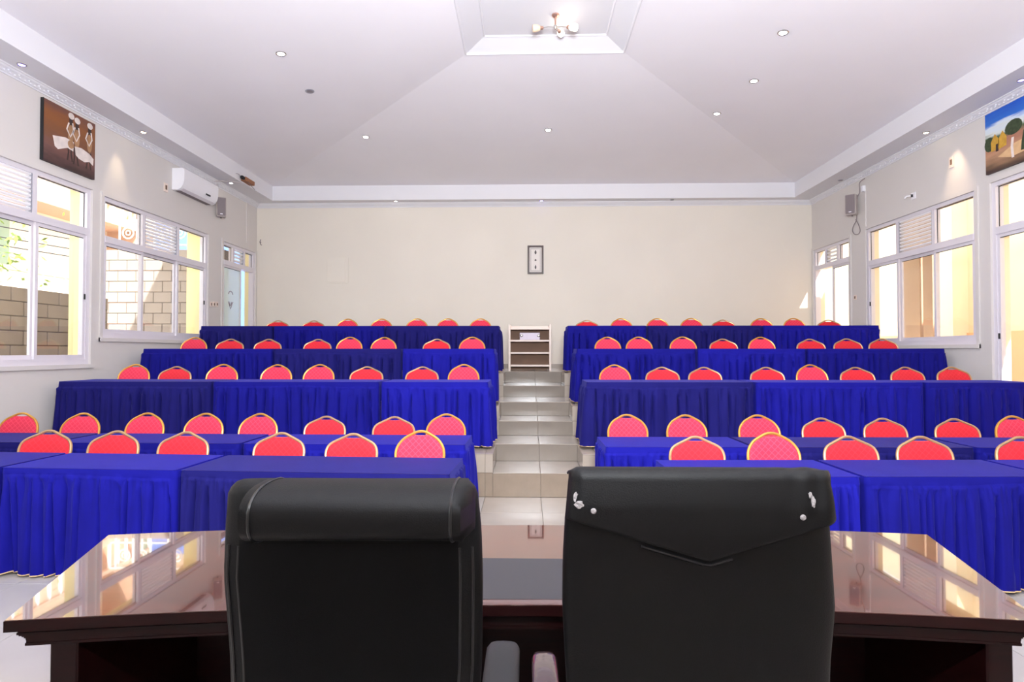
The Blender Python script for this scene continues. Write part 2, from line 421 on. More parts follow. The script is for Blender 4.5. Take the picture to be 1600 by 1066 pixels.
crown('trim_crown_left', 'x', XL, YF, YB, 1)
crown('trim_crown_right', 'x', XR, YF, YB, -1)
poly = [(YB - p, ZW + q) for p, q in CP]
struct(MB().prism(poly, XL, XR, 'x').build('trim_crown_back', M['plaster']))

# ------------------------------------------------------------------ floor, tiers and steps
JX = 0.158          # tile joint that runs up the middle of the steps
TS = 0.605
fl = struct(MB().box(XL - .2, XR + .2, YF - .2, YB + .2, -0.12, -0.008).build('floor', M['grout']))
tile_me = {}
def tile(parent, x0, x1, y0, y1, z0, z1, m, axis='z'):
    """one ceramic tile, its own object; g = half a joint"""
    g = 0.0022
    if axis == 'z': a = (x0 + g, x1 - g, y0 + g, y1 - g, z0, z1)
    elif axis == 'y': a = (x0 + g, x1 - g, y0, y1, z0 + g, z1 - g)
    else: a = (x0, x1, y0 + g, y1 - g, z0 + g, z1 - g)
    c = ((a[0] + a[1]) / 2, (a[2] + a[3]) / 2, (a[4] + a[5]) / 2)
    key = (round(a[1] - a[0], 3), round(a[3] - a[2], 3), round(a[5] - a[4], 3), m.name)
    if key not in tile_me:
        h = [(a[1] - a[0]) / 2, (a[3] - a[2]) / 2, (a[5] - a[4]) / 2]
        tile_me[key] = MB().cbox(-h[0], h[0], -h[1], h[1], -h[2], h[2], 0.0012).build('tile', m, mesh_only=True)
    return link('tile', tile_me[key], parent, c)
y = 6.29
rows = []
while y > 1.0: rows.append((y - TS, y)); y -= TS
xs = [JX + TS * k for k in range(-10, 11)]
for (ya, yb) in rows:
    for xa, xb in zip(xs[:-1], xs[1:]):
        xa2, xb2 = max(xa, XL), min(xb, XR)
        if xb2 - xa2 > 0.05: tile(fl, xa2, xb2, ya, yb, -0.008, 0.0, M['tile_tread'] if ya > 3.2 and abs((xa + xb) / 2 - JX) < .62 else M['tile_floor'])
rest = MB()
yy = rows[-1][0]
for (ya, yb) in [(yy - TS * (k + 1), yy - TS * k) for k in range(8)]:
    for xa, xb in zip(xs[:-1], xs[1:]):
        xa2, xb2 = max(xa, XL), min(xb, XR)
        if xb2 - xa2 > 0.05 and ya > YF - 0.3: rest.box(xa2 + .002, xb2 - .002, ya + .002, yb - .002, -0.008, 0.0)
rs = rest.build('tiling', M['tile_floor'], fl); rs['kind'] = 'stuff'

def tier(name, yf, yb, zlow, zhigh, ynotch, zstep, label):
    c = MB(); e = 0.008
    c.box(XL, NX0 - e, yf + e, YB, zlow, zhigh - e); c.box(NX1 + e, XR, yf + e, YB, zlow, zhigh - e)
    c.box(NX0 - e, NX1 + e, ynotch + e, YB, zlow, zhigh - e)
    o = struct(c.build(name, M['grout'])); o['label'] = label
    st = MB().box(NX0 - e, NX1 + e, yf + e, ynotch + e, zlow, zstep - e).build('step', M['grout'], o)
    # treads
    for (xa, xb) in ((NX0, JX), (JX, NX1)):
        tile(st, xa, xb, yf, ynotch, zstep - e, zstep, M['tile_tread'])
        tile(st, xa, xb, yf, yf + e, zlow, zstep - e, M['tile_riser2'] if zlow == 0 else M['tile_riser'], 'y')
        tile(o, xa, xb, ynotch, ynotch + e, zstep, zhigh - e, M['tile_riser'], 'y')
    # front face either side of the notch, its cheeks and its top
    xsL = [x for x in [JX - TS * k for k in range(1, 11)] if x > XL]; xsR = [x for x in [JX + TS * k for k in range(1, 11)] if x < XR]
    L = [NX0] + xsL + [XL]; R_ = [NX1] + xsR + [XR]
    for seq, lo in ((L, 1), (R_, 0)):
        for a_, b_ in zip(seq[:-1], seq[1:]):
            xa, xb = min(a_, b_), max(a_, b_)
            if xb - xa < 0.02: continue
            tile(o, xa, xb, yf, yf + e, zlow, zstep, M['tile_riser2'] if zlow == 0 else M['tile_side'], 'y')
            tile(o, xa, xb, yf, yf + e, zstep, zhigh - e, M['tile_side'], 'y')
            tile(o, xa, xb, yf, yf + TS, zhigh - e, zhigh, M['tile_tread'])
    for (xa, xb) in ((NX0 - e, NX0), (NX1, NX1 + e)):
        tile(o, xa, xb, yf, ynotch, zstep, zhigh - e, M['tile_side'], 'x')
    # walkway top between the notch and the next tier
    if yb > ynotch:
        n = max(1, round((yb - ynotch) / TS)); d = (yb - ynotch) / n
        cols = [NX0 - 0.25 + 0.0, JX, NX1 + 0.25]
        for k in range(n):
            for (xa, xb) in ((JX - TS, JX), (JX, JX + TS)):
                tile(o, xa, xb, ynotch + k * d, ynotch + (k + 1) * d, zhigh - e, zhigh + 0.0005, M['tile_tread'])
    return o
t3 = tier('floor_tier_low', YA, YB3, 0.0, T3, YA2, S1, 'lowest raised tiled tier with a notched step in its middle')
t4 = tier('floor_tier_middle', YB3, YC3, T3, T4, YB4, S2, 'middle raised tiled tier with a notched step')
t5 = tier('floor_tier_top', YC3, YB, T4, T5, YC4, S3, 'top tiled tier along the back wall')

# skirting tiles on the back wall
bs = struct(MB().box(XL, XR, YB - 0.012, YB, T5 - 0.001, T5 + 0.09).build('baseboard_back', M['tile_side']))
for nm, X, s_ in (('baseboard_left', XL, 1), ('baseboard_right', XR, -1)):
    m_ = MB()
    for (a_, b_, z_) in ((YF, YA, 0), (YA, YB3, T3), (YB3, YC3, T4)):
        m_.box(min(X, X + s_ * .012), max(X, X + s_ * .012), a_, b_, z_ - 0.001, z_ + 0.09)
    struct(m_.build(nm, M['tile_side']))

# ------------------------------------------------------------------ windows and doors
def slat_box(mb, X, s, y0, y1, z, d=0.05, t=0.006, k=.007):
    """one sloping louvre blade: high edge indoors"""
    mb.add([(X, y0, z + k), (X, y1, z + k), (X - s * d, y1, z - k), (X - s * d, y0, z - k),
            (X, y0, z + k + t), (X, y1, z + k + t), (X - s * d, y1, z - k + t), (X - s * d, y0, z - k + t)],
           [(0, 1, 2, 3), (7, 6, 5, 4), (0, 4, 5, 1), (2, 6, 7, 3), (1, 5, 6, 2), (3, 7, 4, 0)])
def opening(name, X, s, y0, y1, z0, z1, zt, cols, label, door=False, louvre=1, cols_low=None, nsl=8, frosted=None, open_panel=None, lit=True):
    """window or door unit in a side wall. s=+1: room lies at larger x. zt = transom; cols = upper column edges"""
    o = link(name, None); struct(o); o['label'] = label
    bx = lambda mb, xa, xb, ya, yb, za, zb: mb.box(min(X + s * xa, X + s * xb), max(X + s * xa, X + s * xb), ya, yb, za, zb)
    fw = 0.055
    # flat architrave standing 2 cm proud of the wall, then the recessed frame
    a = MB(); aw = 0.05
    bx(a, 0, .02, y0 - aw, y0, z0 - (0 if door else aw), z1 + aw); bx(a, 0, .02, y1, min(y1 + aw, YB - .002), z0 - (0 if door else aw), z1 + aw)
    bx(a, 0, .02, y0, y1, z1, z1 + aw)
    if not door: bx(a, 0, .035, y0 - aw, y1 + aw, z0 - aw, z0)
    a.build('architrave', M['side_wall'], o)
    f = MB()
    bx(f, -.11, -.01, y0, y0 + fw, z0, z1); bx(f, -.11, -.01, y1 - fw, y1, z0, z1)
    bx(f, -.11, -.01, y0 + fw, y1 - fw, z1 - fw, z1); bx(f, -.11, -.01, y0 + fw, y1 - fw, z0, z0 + fw * (0.6 if door else 1.3))
    bx(f, -.11, 0.0, y0 + fw, y1 - fw, zt - .045, zt + .045)
    f.build('window_frame' if not door else 'door_frame', M['frame'], o)
    for k, c in enumerate(cols[1:-1]):
        mm = MB(); bx(mm, -.10, -.012, c - .03, c + .03, zt + .045, z1 - fw); mm.build('mullion', M['frame'], o)
    gz0, gz1 = zt + .045, z1 - fw
    for k in range(len(cols) - 1):
        ya = cols[k] + (fw if k == 0 else .03); yb = cols[k + 1] - (fw if k == len(cols) - 2 else .03)
        if k == louvre:
            n = nsl; pitch = (gz1 - gz0) / n; lv = MB()
            bx(lv, -.085, -.02, ya, ya + .018, gz0, gz1); bx(lv, -.085, -.02, yb - .018, yb, gz0, gz1)
            lf = lv.build('louvre_frame', M['alu'], o)
            me = None
            for j in range(n):
                z = gz0 + (j + 0.5) * pitch
                if me is None:
                    q = MB(); slat_box(q, 0, s, -(yb - ya - .036) / 2, (yb - ya - .036) / 2, 0, d=0.035, t=0.022)
                    me = q.build('slat', M['white'], mesh_only=True)
                link('slat', me, lf, (X - s * .022, (ya + yb) / 2, z))
        else:
            g = MB(); bx(g, -.062, -.056, ya, yb, gz0, gz1); g.build('pane', M['glass'], o)
            gk = MB(); bx(gk, -.055, -.049, ya, yb, gz1 - .008, gz1); bx(gk, -.055, -.049, ya if s > 0 else ya, ya + .007, gz0, gz1); bx(gk, -.055, -.049, yb - .007, yb, gz0, gz1)
            gk.build('gasket', M['gasket'], o)
    # lower sliding leaves
    cl = cols_low or cols
    lz0, lz1 = z0 + fw * (0.6 if door else 1.3), zt - .045
    for k in range(len(cl) - 1):
        if open_panel is not None and k == open_panel: continue
        ya, yb = cl[k] + (fw if k == 0 else -.012), cl[k + 1] - (fw if k == len(cl) - 2 else -.012)
        dx = -.035 if k % 2 == 0 else -.075
        lf = MB(); w = .042
        for (p, q, r, t) in ((ya, ya + w, lz0, lz1), (yb - w, yb, lz0, lz1), (ya + w, yb - w, lz1 - w, lz1), (ya + w, yb - w, lz0, lz0 + w * (2.2 if door else 1.2))):
            bx(lf, dx - .014, dx + .014, p, q, r, t)
        leaf = lf.build('sliding_sash', M['frame'], o)
        g = MB(); bx(g, dx - .003, dx + .003, ya + w, yb - w, lz0 + w, lz1 - w)
        g.build('pane', M['frost'] if (frosted is not None and k == frosted) else M['glass'], leaf)
        gk = MB(); bx(gk, dx + .003, dx + .009, ya + w, yb - w, lz1 - w - .008, lz1 - w)
        gk.build('gasket', M['gasket'], leaf)
        if k == len(cl) - 2:
            yh = yb - w * .5
            h = MB(); bx(h, dx + .014, dx + .03, yh - .006, yh + .006, (lz0 + lz1) / 2 - .035, (lz0 + lz1) / 2 + .035)
            h.build('latch', M['black'], leaf)
    return o
def third(a, b): return [a, a + (b - a) / 3, a + 2 * (b - a) / 3, b]
w1 = opening('window_1', XL, 1, 4.83, 7.37, 1.42, 3.70, 3.14, third(4.83, 7.37), 'white aluminium three-bay window under the painting of dancers', cols_low=[4.83, 5.68, 6.56, 7.37], nsl=9)
w2 = opening('window_2', XL, 1, 7.58, 10.13, 1.77, 3.68, 3.11, third(7.58, 10.13), 'white aluminium three-bay window below the air conditioner', nsl=9)
d1 = opening('door_1', XL, 1, 10.64, 11.93, T5, 3.66, 3.28, third(10.64, 11.93), 'white sliding door with frosted leaf in the left back corner', door=True, cols_low=[10.64, 11.38, 11.93], nsl=4, frosted=0, open_panel=1)
w3 = opening('window_3', XR, -1, 7.67, 10.11, 1.68, 3.70, 3.10, third(7.67, 10.11), 'white aluminium three-bay window in the right wall, over the fourth row', nsl=9)
d2 = opening('door_2', XR, -1, 5.05, 7.42, T3, 3.72, 3.10, third(5.05, 7.42), 'tall white sliding glass door at the right frame edge', door=True, cols_low=third(5.05, 7.42), open_panel=0)
d3 = opening('door_3', XR, -1, 10.61, 11.93, T5, 3.66, 3.28, third(10.61, 11.93), 'white sliding door in the right back corner', door=True, cols_low=[10.61, 11.25, 11.93], nsl=4, open_panel=1)
for k, (X, s_, y0) in enumerate(((XL, 1, 1.9), (XL, 1, -1.2), (XR, -1, 1.9), (XR, -1, -1.2))):
    opening('window_%d' % (k + 4), X, s_, y0, y0 + 2.5, 1.42, 3.70, 3.14, third(y0, y0 + 2.5), 'unseen white aluminium window added for daylight beside the head table end', nsl=6)  # out-of-view windows, added to let more daylight in
# sky portals just outside each opening
for (X, s_, ops) in ((XL, 1, OPL), (XR, -1, OPR)):
    for (a_, b_, c_, d_) in ops:
        area('portal', (X - s_ * .24, (a_ + b_) / 2, (c_ + d_) / 2), (X + s_ * 2, (a_ + b_) / 2, (c_ + d_) / 2), b_ - a_, d_ - c_, 1, portal=True)

# emblem on the frosted door leaf
mb = MB()
ye, ze = 11.0, 2.60
xe = XL - .035 + .006
def ring_x(mb, X, yc, zc, ry, rz, a0, a1, r, n=18):
    mb.tube([(X, yc + ry * math.cos(a), zc + rz * math.sin(a)) for a in np.linspace(a0, a1, n)], r, 6)
ring_x(mb, xe, ye, ze + .07, .085, .085, .3, PI - .3, .008)
ring_x(mb, xe, ye, ze - .06, .06, .06, -PI * .95, -.05 * PI, .008)
ring_x(mb, xe, ye, ze - .05, .035, .07, -PI, 0, .006)
mb.tube([(xe, ye - .085, ze - .05), (xe, ye, ze - .19), (xe, ye + .085, ze - .05)], .006, 6)
mb.build('emblem', M['lilac'], d1, smooth=True)

# ------------------------------------------------------------------ blue skirted tables
TH = 0.758
def pnoise(n, per, rng):
    """periodic smooth noise sampled at n columns with cells of about per columns"""
    k = max(3, int(round(n / per))); r = rng.uniform(-1, 1, k)
    t = np.arange(n) / n * k; i = t.astype(int); f = t - i; f = f * f * (3 - 2 * f)
    return r[i % k] * (1 - f) + r[(i + 1) % k] * f
def draped_table(label, L, Dp, loc, rz, m, seed, group, step=0.012, tight=(0, 0), height=TH, cname='banquet_table'):
    """L along x, Dp along y, origin at the floor under the table's centre. tight = damp folds at the left/right end"""
    t = thing(cname, label, 'table', loc, rz, group)
    rng = np.random.RandomState(seed); r = 0.03
    hx, hy = L / 2, Dp / 2
    pts = []; nrm = []
    def seg(p0, p1, n_):
        k = max(2, int(np.hypot(p1[0] - p0[0], p1[1] - p0[1]) / step))
        for i in range(k):
            pts.append((p0[0] + (p1[0] - p0[0]) * i / k, p0[1] + (p1[1] - p0[1]) * i / k)); nrm.append(n_)
    def arc(cx, cy, a0):
        for i in range(5):
            a = a0 + PI / 2 * i / 5; pts.append((cx + r * math.cos(a), cy + r * math.sin(a))); nrm.append((math.cos(a), math.sin(a)))
    seg((-hx + r, -hy), (hx - r, -hy), (0, -1)); arc(hx - r, -hy + r, -PI / 2)
    seg((hx, -hy + r), (hx, hy - r), (1, 0)); arc(hx - r, hy - r, 0)
    seg((hx - r, hy), (-hx + r, hy), (0, 1)); arc(-hx + r, hy - r, PI / 2)
    seg((-hx, hy - r), (-hx, -hy + r), (-1, 0)); arc(-hx + r, -hy + r, PI)
    P = np.array(pts); N = np.array(nrm); n = len(P)
    damp = np.ones(n)
    if tight[0]: damp[P[:, 0] < -hx + .035] = .12
    if tight[1]: damp[P[:, 0] > hx - .035] = .12
    damp[N[:, 1] > .5] = .12
    per = 1.0 / step
    hi = pnoise(n, .024 * per, rng); hi2 = pnoise(n, .05 * per, rng)
    lo = pnoise(n, .085 * per, rng); lo2 = pnoise(n, .17 * per, rng); big = pnoise(n, .5 * per, rng)
    cor = np.exp(-(((np.abs(P[:, 0]) - hx) ** 2 + (np.abs(P[:, 1]) - hy) ** 2) / .05 ** 2))
    band = .055 + .012 * big
    hem = .028 + .010 * pnoise(n, .25 * per, rng) + .006 * big
    for tt, sg in ((tight[0], -1), (tight[1], 1)):
        if tt: hem[(P[:, 0] * sg > hx - .012) & (P[:, 1] > -hy + .10)] = .56
    hem[N[:, 1] > .5] = .56          # the seat side hangs short so that chairs slide under
    vs = [-1, -.6, -.1, 0, .015, .035, .06, .09, .14, .20, .28, .38, .5, .62, .74, .87, 1.0]
    Q = []
    H = height
    arcl = np.arange(n) * step; tot = n * step
    cre = []
    s_ = rng.uniform(0, .1)
    while s_ < tot - .03:
        cre.append((s_, rng.uniform(.022, .075), rng.uniform(.008, .019), rng.uniform(0, .10), rng.uniform(.5, 1.6), rng.uniform(-.035, .035)))
        s_ += rng.uniform(.045, .15)
    ruf = []
    s_ = 0.0
    while s_ < tot - .02:
        ruf.append((s_, rng.uniform(.004, .012), rng.uniform(.07, .20))); s_ += rng.uniform(.022, .042)
    for v in vs:
        if v <= 0:
            z = H - .006 - (band - .006) * (v + 1); d = np.full(n, .004 * (v + 1)); 
            if v == 0: d = .004 + .003 * hi
            if v == -1: d = np.full(n, -.002); z = np.full(n, H - .001)
        else:
            z = (H - band) * (1 - v) + hem * v
            ah = .014 * math.exp(-v * 5) * min(1, v / .03)
            am = .020 * min(1, v / .12) * math.exp(-v * 1.2)
            al = .024 * min(1, v / .3) * (.6 + .4 * v)
            fold = 1 - 2 * np.abs(lo)          # creased ridges
            sh = int(round(rng.uniform(-.2, .2)))
            crd = np.zeros(n)
            for (c0, dep, wd, v0, v1, dr) in cre:
                if v <= v0: continue
                k_ = min(1, (v - v0) / .12) * (1 if v < v1 else max(.15, 1 - (v - v1) / .3)); ww = wd * (.55 + .75 * v)
                crd -= dep * k_ * np.exp(-((arcl - c0 - dr * v) / ww) ** 2)
            for (c0, dep, v1) in ruf:
                if v < v1 * 1.3: crd -= dep * min(1, v / .03) * max(0, 1 - v / (v1 * 1.3)) * np.exp(-((arcl - c0) / .009) ** 2)
            d = .018 + crd + ah * hi + am * hi2 + al * (fold * .6 + lo2 * .6) + .022 * v * (1 + .5 * big) + .03 * cor * v
        d = d * (damp if v > 0 else 1)
        Q.append(np.stack([P[:, 0] + N[:, 0] * d, P[:, 1] + N[:, 1] * d, z], 1))
    Q = np.array(Q)
    mbs = MB(); mbs.grid(Q, closed_u=True)
    sk = mbs.build('skirt', m, t, smooth=True, angle=80, fix=False)
    top = MB(); nx, ny = 14, 6; G = []
    wv = rng.uniform(-1, 1, (ny + 1, nx + 1)) * .0012
    for j in range(ny + 1):
        G.append([(-hx + .002 + (L - .004) * i / nx, -hy + .002 + (Dp - .004) * j / ny, H + (0 if i in (0, nx) or j in (0, ny) else wv[j, i])) for i in range(nx + 1)])
    top.grid(np.array(G)); top.build('cover_top', m, t, smooth=True, angle=80, fix=False)
    pp = MB(); low = [i for i in range(n) if hem[i] < .2]; runs = []
    for i in low:
        if runs and runs[-1][-1] == i - 1: runs[-1].append(i)
        else: runs.append([i])
    if len(runs) > 1 and runs[0][0] == 0 and runs[-1][-1] == n - 1: runs[0] = runs.pop() + runs[0]
    for r_ in runs:
        if len(r_) > 3: pp.tube([tuple(Q[-1][i]) for i in r_[::2]], .0042, 5)
    pp.build('hem_piping', M['piping'], t, smooth=True)
    MB().box(-hx + .02, hx - .02, -hy + .02, hy - .02, H - .035, H - .006).build('tabletop', M['raw_wood'], t)
    lm = table_leg.get(H)
    if lm is None:
        q = MB(); q.tube([(0, 0, .012), (0, 0, H - .04)], .014, 8); q.lathe([(.022, 0), (.022, .012), (.014, .02)], n=10)
        lm = q.build('leg', M['black'], mesh_only=True); table_leg[H] = lm
    for sx in (-1, 1):
        for y_ in (-hy + .06, -.10): link('leg', lm, t, (sx * (hx - .09), y_, 0))
    return t
table_leg = {}
def table_row(name_row, xe, yfront, z, side, mats, rz=0.0, seed=0, step=0.012, pivot=None, height=TH):
    """xe = list of table end positions along x from the aisle outwards"""
    ordn = ['nearest the aisle', 'second from the aisle', 'third from the aisle', 'fourth from the aisle']
    n = len(xe) - 1
    for k in range(n):
        a_, b_ = sorted((xe[k], xe[k + 1])); g = .016
        a_ += g; b_ -= g
        cx, cy = (a_ + b_) / 2, yfront + .30
        if rz:
            px_, py_ = pivot; c_, s_ = math.cos(rz), math.sin(rz)
            cx, cy = px_ + (cx - px_) * c_ - (cy - py_) * s_, py_ + (cx - px_) * s_ + (cy - py_) * c_
        inner = (k > 0, k < n - 1)
        tight = (inner[1], inner[0]) if side == 'left' else (inner[0], inner[1])
        tone = 'faded navy' if mats[k] == 'navy' else 'royal blue'
        if side == 'right' and k == n - 1 or side == 'left' and k == n - 1: pass
        draped_table('%s skirted table %s in the %s, %s of the steps' % (tone, ordn[k], name_row, side),
                     b_ - a_, .60, (cx, cy, z), rz, M[mats[k]], seed * 10 + k, 'blue skirted tables in the %s' % name_row, step, tight, height)
# front row
table_row('front row', [-.47, -2.39, -3.72, -5.45], 3.86, 0, 'left', ['navy', 'royal', 'royal2'], rz=-.048, seed=1, step=.008, pivot=(-.47, 4.45))
table_row('front row', [.965, 2.20, 3.48, 5.4], 3.82, 0, 'right', ['royal', 'royal2', 'royal'], seed=2, step=.008, rz=.028, pivot=(.965, 4.4))
table_row('second row', [-.52, -2.55, -4.30, -5.52], 5.09, 0, 'left', ['royal', 'royal2', 'navy'], seed=3, step=.01, rz=-.012, pivot=(-.52, 5.4))
table_row('second row', [.67, 1.965, 3.86, 5.70], 5.01, 0, 'right', ['royal', 'navy', 'royal2'], seed=4, step=.01, rz=.014, pivot=(.67, 5.3))
table_row('third row', [-.42, -1.69, -3.66, -5.50], 6.62, T3, 'left', ['royal', 'royal2', 'navy'], seed=5, height=.765)
table_row('third row', [.68, 2.61, 4.52, 5.80], 6.64, T3, 'right', ['navy', 'royal', 'royal2'], seed=6, height=.765)
table_row('fourth row', [-.43, -1.75, -3.58, -5.46], 8.05, T4, 'left', ['royal', 'navy', 'royal2'], seed=7, step=.016, height=.765)
table_row('fourth row', [.69, 2.37, 3.88, 5.77], 8.05, T4, 'right', ['royal2', 'royal', 'royal2'], seed=8, step=.016, height=.765)
table_row('back row', [-.44, -2.37, -4.27, -5.52], 9.60, T5, 'left', ['navy', 'royal2', 'navy'], seed=9, step=.016, height=.78)
table_row('back row', [.68, 2.01, 3.91, 5.82], 9.60, T5, 'right', ['royal2', 'navy', 'royal'], seed=10, step=.016, height=.78)

# ------------------------------------------------------------------ banquet chairs
def smooth_path(pts, n=6):
    P = [np.array(p, float) for p in pts]; out = []
    for i in range(len(P) - 1):
        p0 = P[max(i - 1, 0)]; p1 = P[i]; p2 = P[i + 1]; p3 = P[min(i + 2, len(P) - 1)]
        for k in range(n):
            t = k / n
            out.append(0.5 * ((2 * p1) + (-p0 + p2) * t + (2 * p0 - 5 * p1 + 4 * p2 - p3) * t * t + (-p0 + 3 * p1 - 3 * p2 + p3) * t ** 3))
    out.append(P[-1]); return out
def make_chair(kind):
    if kind == 'A':
        top = .955; prof = [(0, .012), (.035, .017), (.077, .036), (.138, .072), (.178, .122), (.193, .172), (.192, .230), (.182, .33), (.168, .42), (.160, .50)]
        pm, fm = M['pink'], M['gold']
    else:
        top = .925; prof = [(0, .012), (.032, .016), (.075, .036), (.120, .056), (.168, .080), (.194, .108), (.206, .148), (.205, .200), (.190, .32), (.172, .42), (.162, .48)]
        pm, fm = M['red'], M['champagne']
    root = link('banquet_chair', None); root.empty_display_size = .1
    def lean(x, z):
        return (z - .46) * .20 - (x * x) * .55 + .02
    half = smooth_path([(p[0], 0, top - p[1]) for p in prof], 4)
    full = [(-p[0], lean(p[0], p[2]) - .11, p[2]) for p in half[::-1]] + [(p[0], lean(p[0], p[2]) - .11, p[2]) for p in half[1:]]
    MB().tube(full, .0125, 8, flat=.9).build('back_frame', fm, root, smooth=True)
    # padded back with a hand slot under the peak
    hz = np.array([p[2] for p in half]); hx_ = np.array([p[0] for p in half])
    wmax = max(hx_)
    def ztop(x):
        ks = np.argmax(hx_); return np.interp(abs(x), hx_[:ks + 1], hz[:ks + 1])
    def wat(z):
        return np.interp(-z, -hz, hx_)
    cols = 26; rws = 12; zb = .50; W_ = wmax - .010
    Ft = []; Bk = []
    for j in range(rws + 1):
        a = []; b = []
        for i in range(cols + 1):
            u = -1 + 2 * i / cols; x = u * W_
            zt = ztop(min(abs(x), wmax - 1e-3)) - .010
            if abs(x) < .058: zt -= .020 * math.cos(x / .058 * PI / 2) ** .7
            z = zt + (zb - zt) * (j / rws) ** 1.0
            lim = wat(z) - .008
            if j > 0 and abs(x) > lim: x = math.copysign(lim, x)
            ed = min(1.0, (1 - abs(u)) * 5) * min(1.0, j / 2.0 + .0) * min(1.0, (rws - j) / 2.0)
            y = lean(x, z) - .11
            a.append((x, y - .006 - .014 * math.sqrt(max(ed, 0)), z)); b.append((x, y + .006 + .010 * math.sqrt(max(ed, 0)), z))
        Ft.append(a); Bk.append(b)
    mb = MB(); mb.grid(np.array(Ft)); mb.grid(np.array(Bk)[:, ::-1])
    ring_f = [Ft[0][i] for i in range(cols + 1)] + [Ft[j][cols] for j in range(1, rws + 1)] + [Ft[rws][i] for i in range(cols - 1, -1, -1)] + [Ft[j][0] for j in range(rws - 1, 0, -1)]
    ring_b = [Bk[0][i] for i in range(cols + 1)] + [Bk[j][cols] for j in range(1, rws + 1)] + [Bk[rws][i] for i in range(cols - 1, -1, -1)] + [Bk[j][0] for j in range(rws - 1, 0, -1)]
    mb.grid(np.array([ring_f, ring_b]), closed_u=True)
    mb.build('backrest', pm, root, smooth=True, angle=60)
    # seat
    G = []; n = 16
    for (zz, sc) in ((.425, .92), (.43, 1.0), (.455, 1.0), (.472, .95), (.478, .75), (.48, .3)):
        rr = []
        for k in range(4 * n):
            a = 2 * PI * k / (4 * n); c, s_ = math.cos(a), math.sin(a)
            q = (abs(c) ** 4 + abs(s_) ** 4) ** -.25
            rr.append((.205 * q * c * sc, -.30 + .205 * q * s_ * sc, zz))
        G.append(rr)
    sb = MB().grid(np.array(G), closed_u=True); sb.f.append(tuple(range(4 * n - 1, -1, -1))); sb.f.append(tuple(range(5 * 4 * n, 6 * 4 * n))); sb.mi += [0, 0]
    sb.build('seat', pm, root, smooth=True)
    for s_ in (-1, 1):
        MB().tube([(s_ * .16, -.12 + .02, .50), (s_ * .17, -.09, .40), (s_ * .19, -.02, .012)], .0125, 8).build('leg', fm, root, smooth=True)
        MB().tube([(s_ * .17, -.46, .42), (s_ * .18, -.48, .30), (s_ * .19, -.50, .012)], .0125, 8).build('leg', fm, root, smooth=True)
    MB().tube([(-.17, -.46, .415), (.17, -.46, .415)], .011, 8).tube([(-.16, -.11, .46), (.16, -.11, .46)], .011, 8).build('seat_frame', fm, root, smooth=True)
    return root
protoA, protoB = make_chair('A'), make_chair('B'); used = {'A': False, 'B': False}
ORD = ['nearest the aisle', 'second from the aisle', 'third from the aisle', 'fourth from the aisle', 'fifth from the aisle', 'sixth from the aisle', 'seventh from the aisle', 'eighth from the aisle', 'ninth from the aisle']
def seat_row(row, side, ch, ytop, z, dz=0.0):
    """ch: (left px, right px, kind) of every chair back, listed as seen from left to right"""
    lst = ch if side == 'right' else ch[::-1]
    for k, (a, b, kind) in enumerate(lst):
        src = protoA if kind == 'A' else protoB
        if used[kind]: o = copy_tree(src)
        else: o = src; used[kind] = True
        yt = ytop(a) if callable(ytop) else ytop
        x = on(1, yt, (a + b) / 2, 550)[0]
        o.location = (x, yt, z + dz + random.uniform(-.003, .003)); 
        o.rotation_euler = (0, 0, random.uniform(-.05, .05) - .012 * x * (1 if side == 'left' else .6))
        look = 'rounded pink chair with gold frame' if kind == 'A' else 'red peaked chair with champagne frame'
        tag(o, '%s, %s, %s %s of the steps' % (look, ORD[k], row, side), 'chair', 'banquet chairs in the %s' % row)
A, B = 'A', 'B'
seat_row('back row', 'left', [(418, 451, B), (473, 508, B), (526, 561, A), (580, 613, A), (635, 669, A), (683, 717, A), (734, 768, A)], 10.42, T5)
seat_row('back row', 'right', [(900, 934, B), (953, 988, A), (1010, 1044, A), (1063, 1097, A), (1113, 1146, B), (1172, 1206, A), (1223, 1257, A), (1278, 1311, B)], 10.42, T5)
seat_row('fourth row', 'left', [(286, 324, A), (340, 382, B), (398.5, 442, B), (476, 519, B), (526, 568, A), (580, 621, A), (662, 704, B), (717, 759, A)], 8.84, T4)
seat_row('fourth row', 'right', [(928, 970, A), (977, 1019, A), (1045, 1088, A), (1107, 1151, B), (1167, 1210, A), (1243, 1287, B), (1300, 1345, B), (1356, 1399, B)], 8.84, T4)
seat_row('third row', 'left', [(189, 237, A), (251, 303, B), (325, 374, A), (410, 458, A), (475, 525, A), (548, 600, B), (634, 687, B), (699, 751, A)], 7.42, T3)
seat_row('third row', 'right', [(935, 985, A), (1008, 1060, B), (1073, 1126, B), (1170, 1223, B), (1240, 1291, A), (1310, 1362, B), (1388, 1439, B), (1461, 1510, B)], 7.44, T3)
seat_row('second row', 'left', [(5, 67, A), (102, 162, A), (202, 262, A), (291, 355, A), (376, 439, A), (478, 544, B), (584, 650, B), (666, 730, A)], 5.86, 0)
seat_row('second row', 'right', [(946, 1012, A), (1038, 1103, A), (1151, 1215, A), (1248, 1315, B), (1342, 1412, B), (1455, 1522, B), (1548, 1612, A)], 5.82, 0)
seat_row('front row', 'left', [(-70, 10, A), (41, 119, B), (145, 226, B), (253, 334, B), (401, 482, B), (512, 594, B), (618, 699, A)], lambda a: 4.62 + (620 - a) * .0003, 0)
seat_row('front row', 'right', [(1042, 1129, B), (1162, 1246, A), (1277, 1367, B), (1391, 1481, B), (1542, 1640, B)], lambda a: 4.56 + (a - 1042) * .0001, 0)

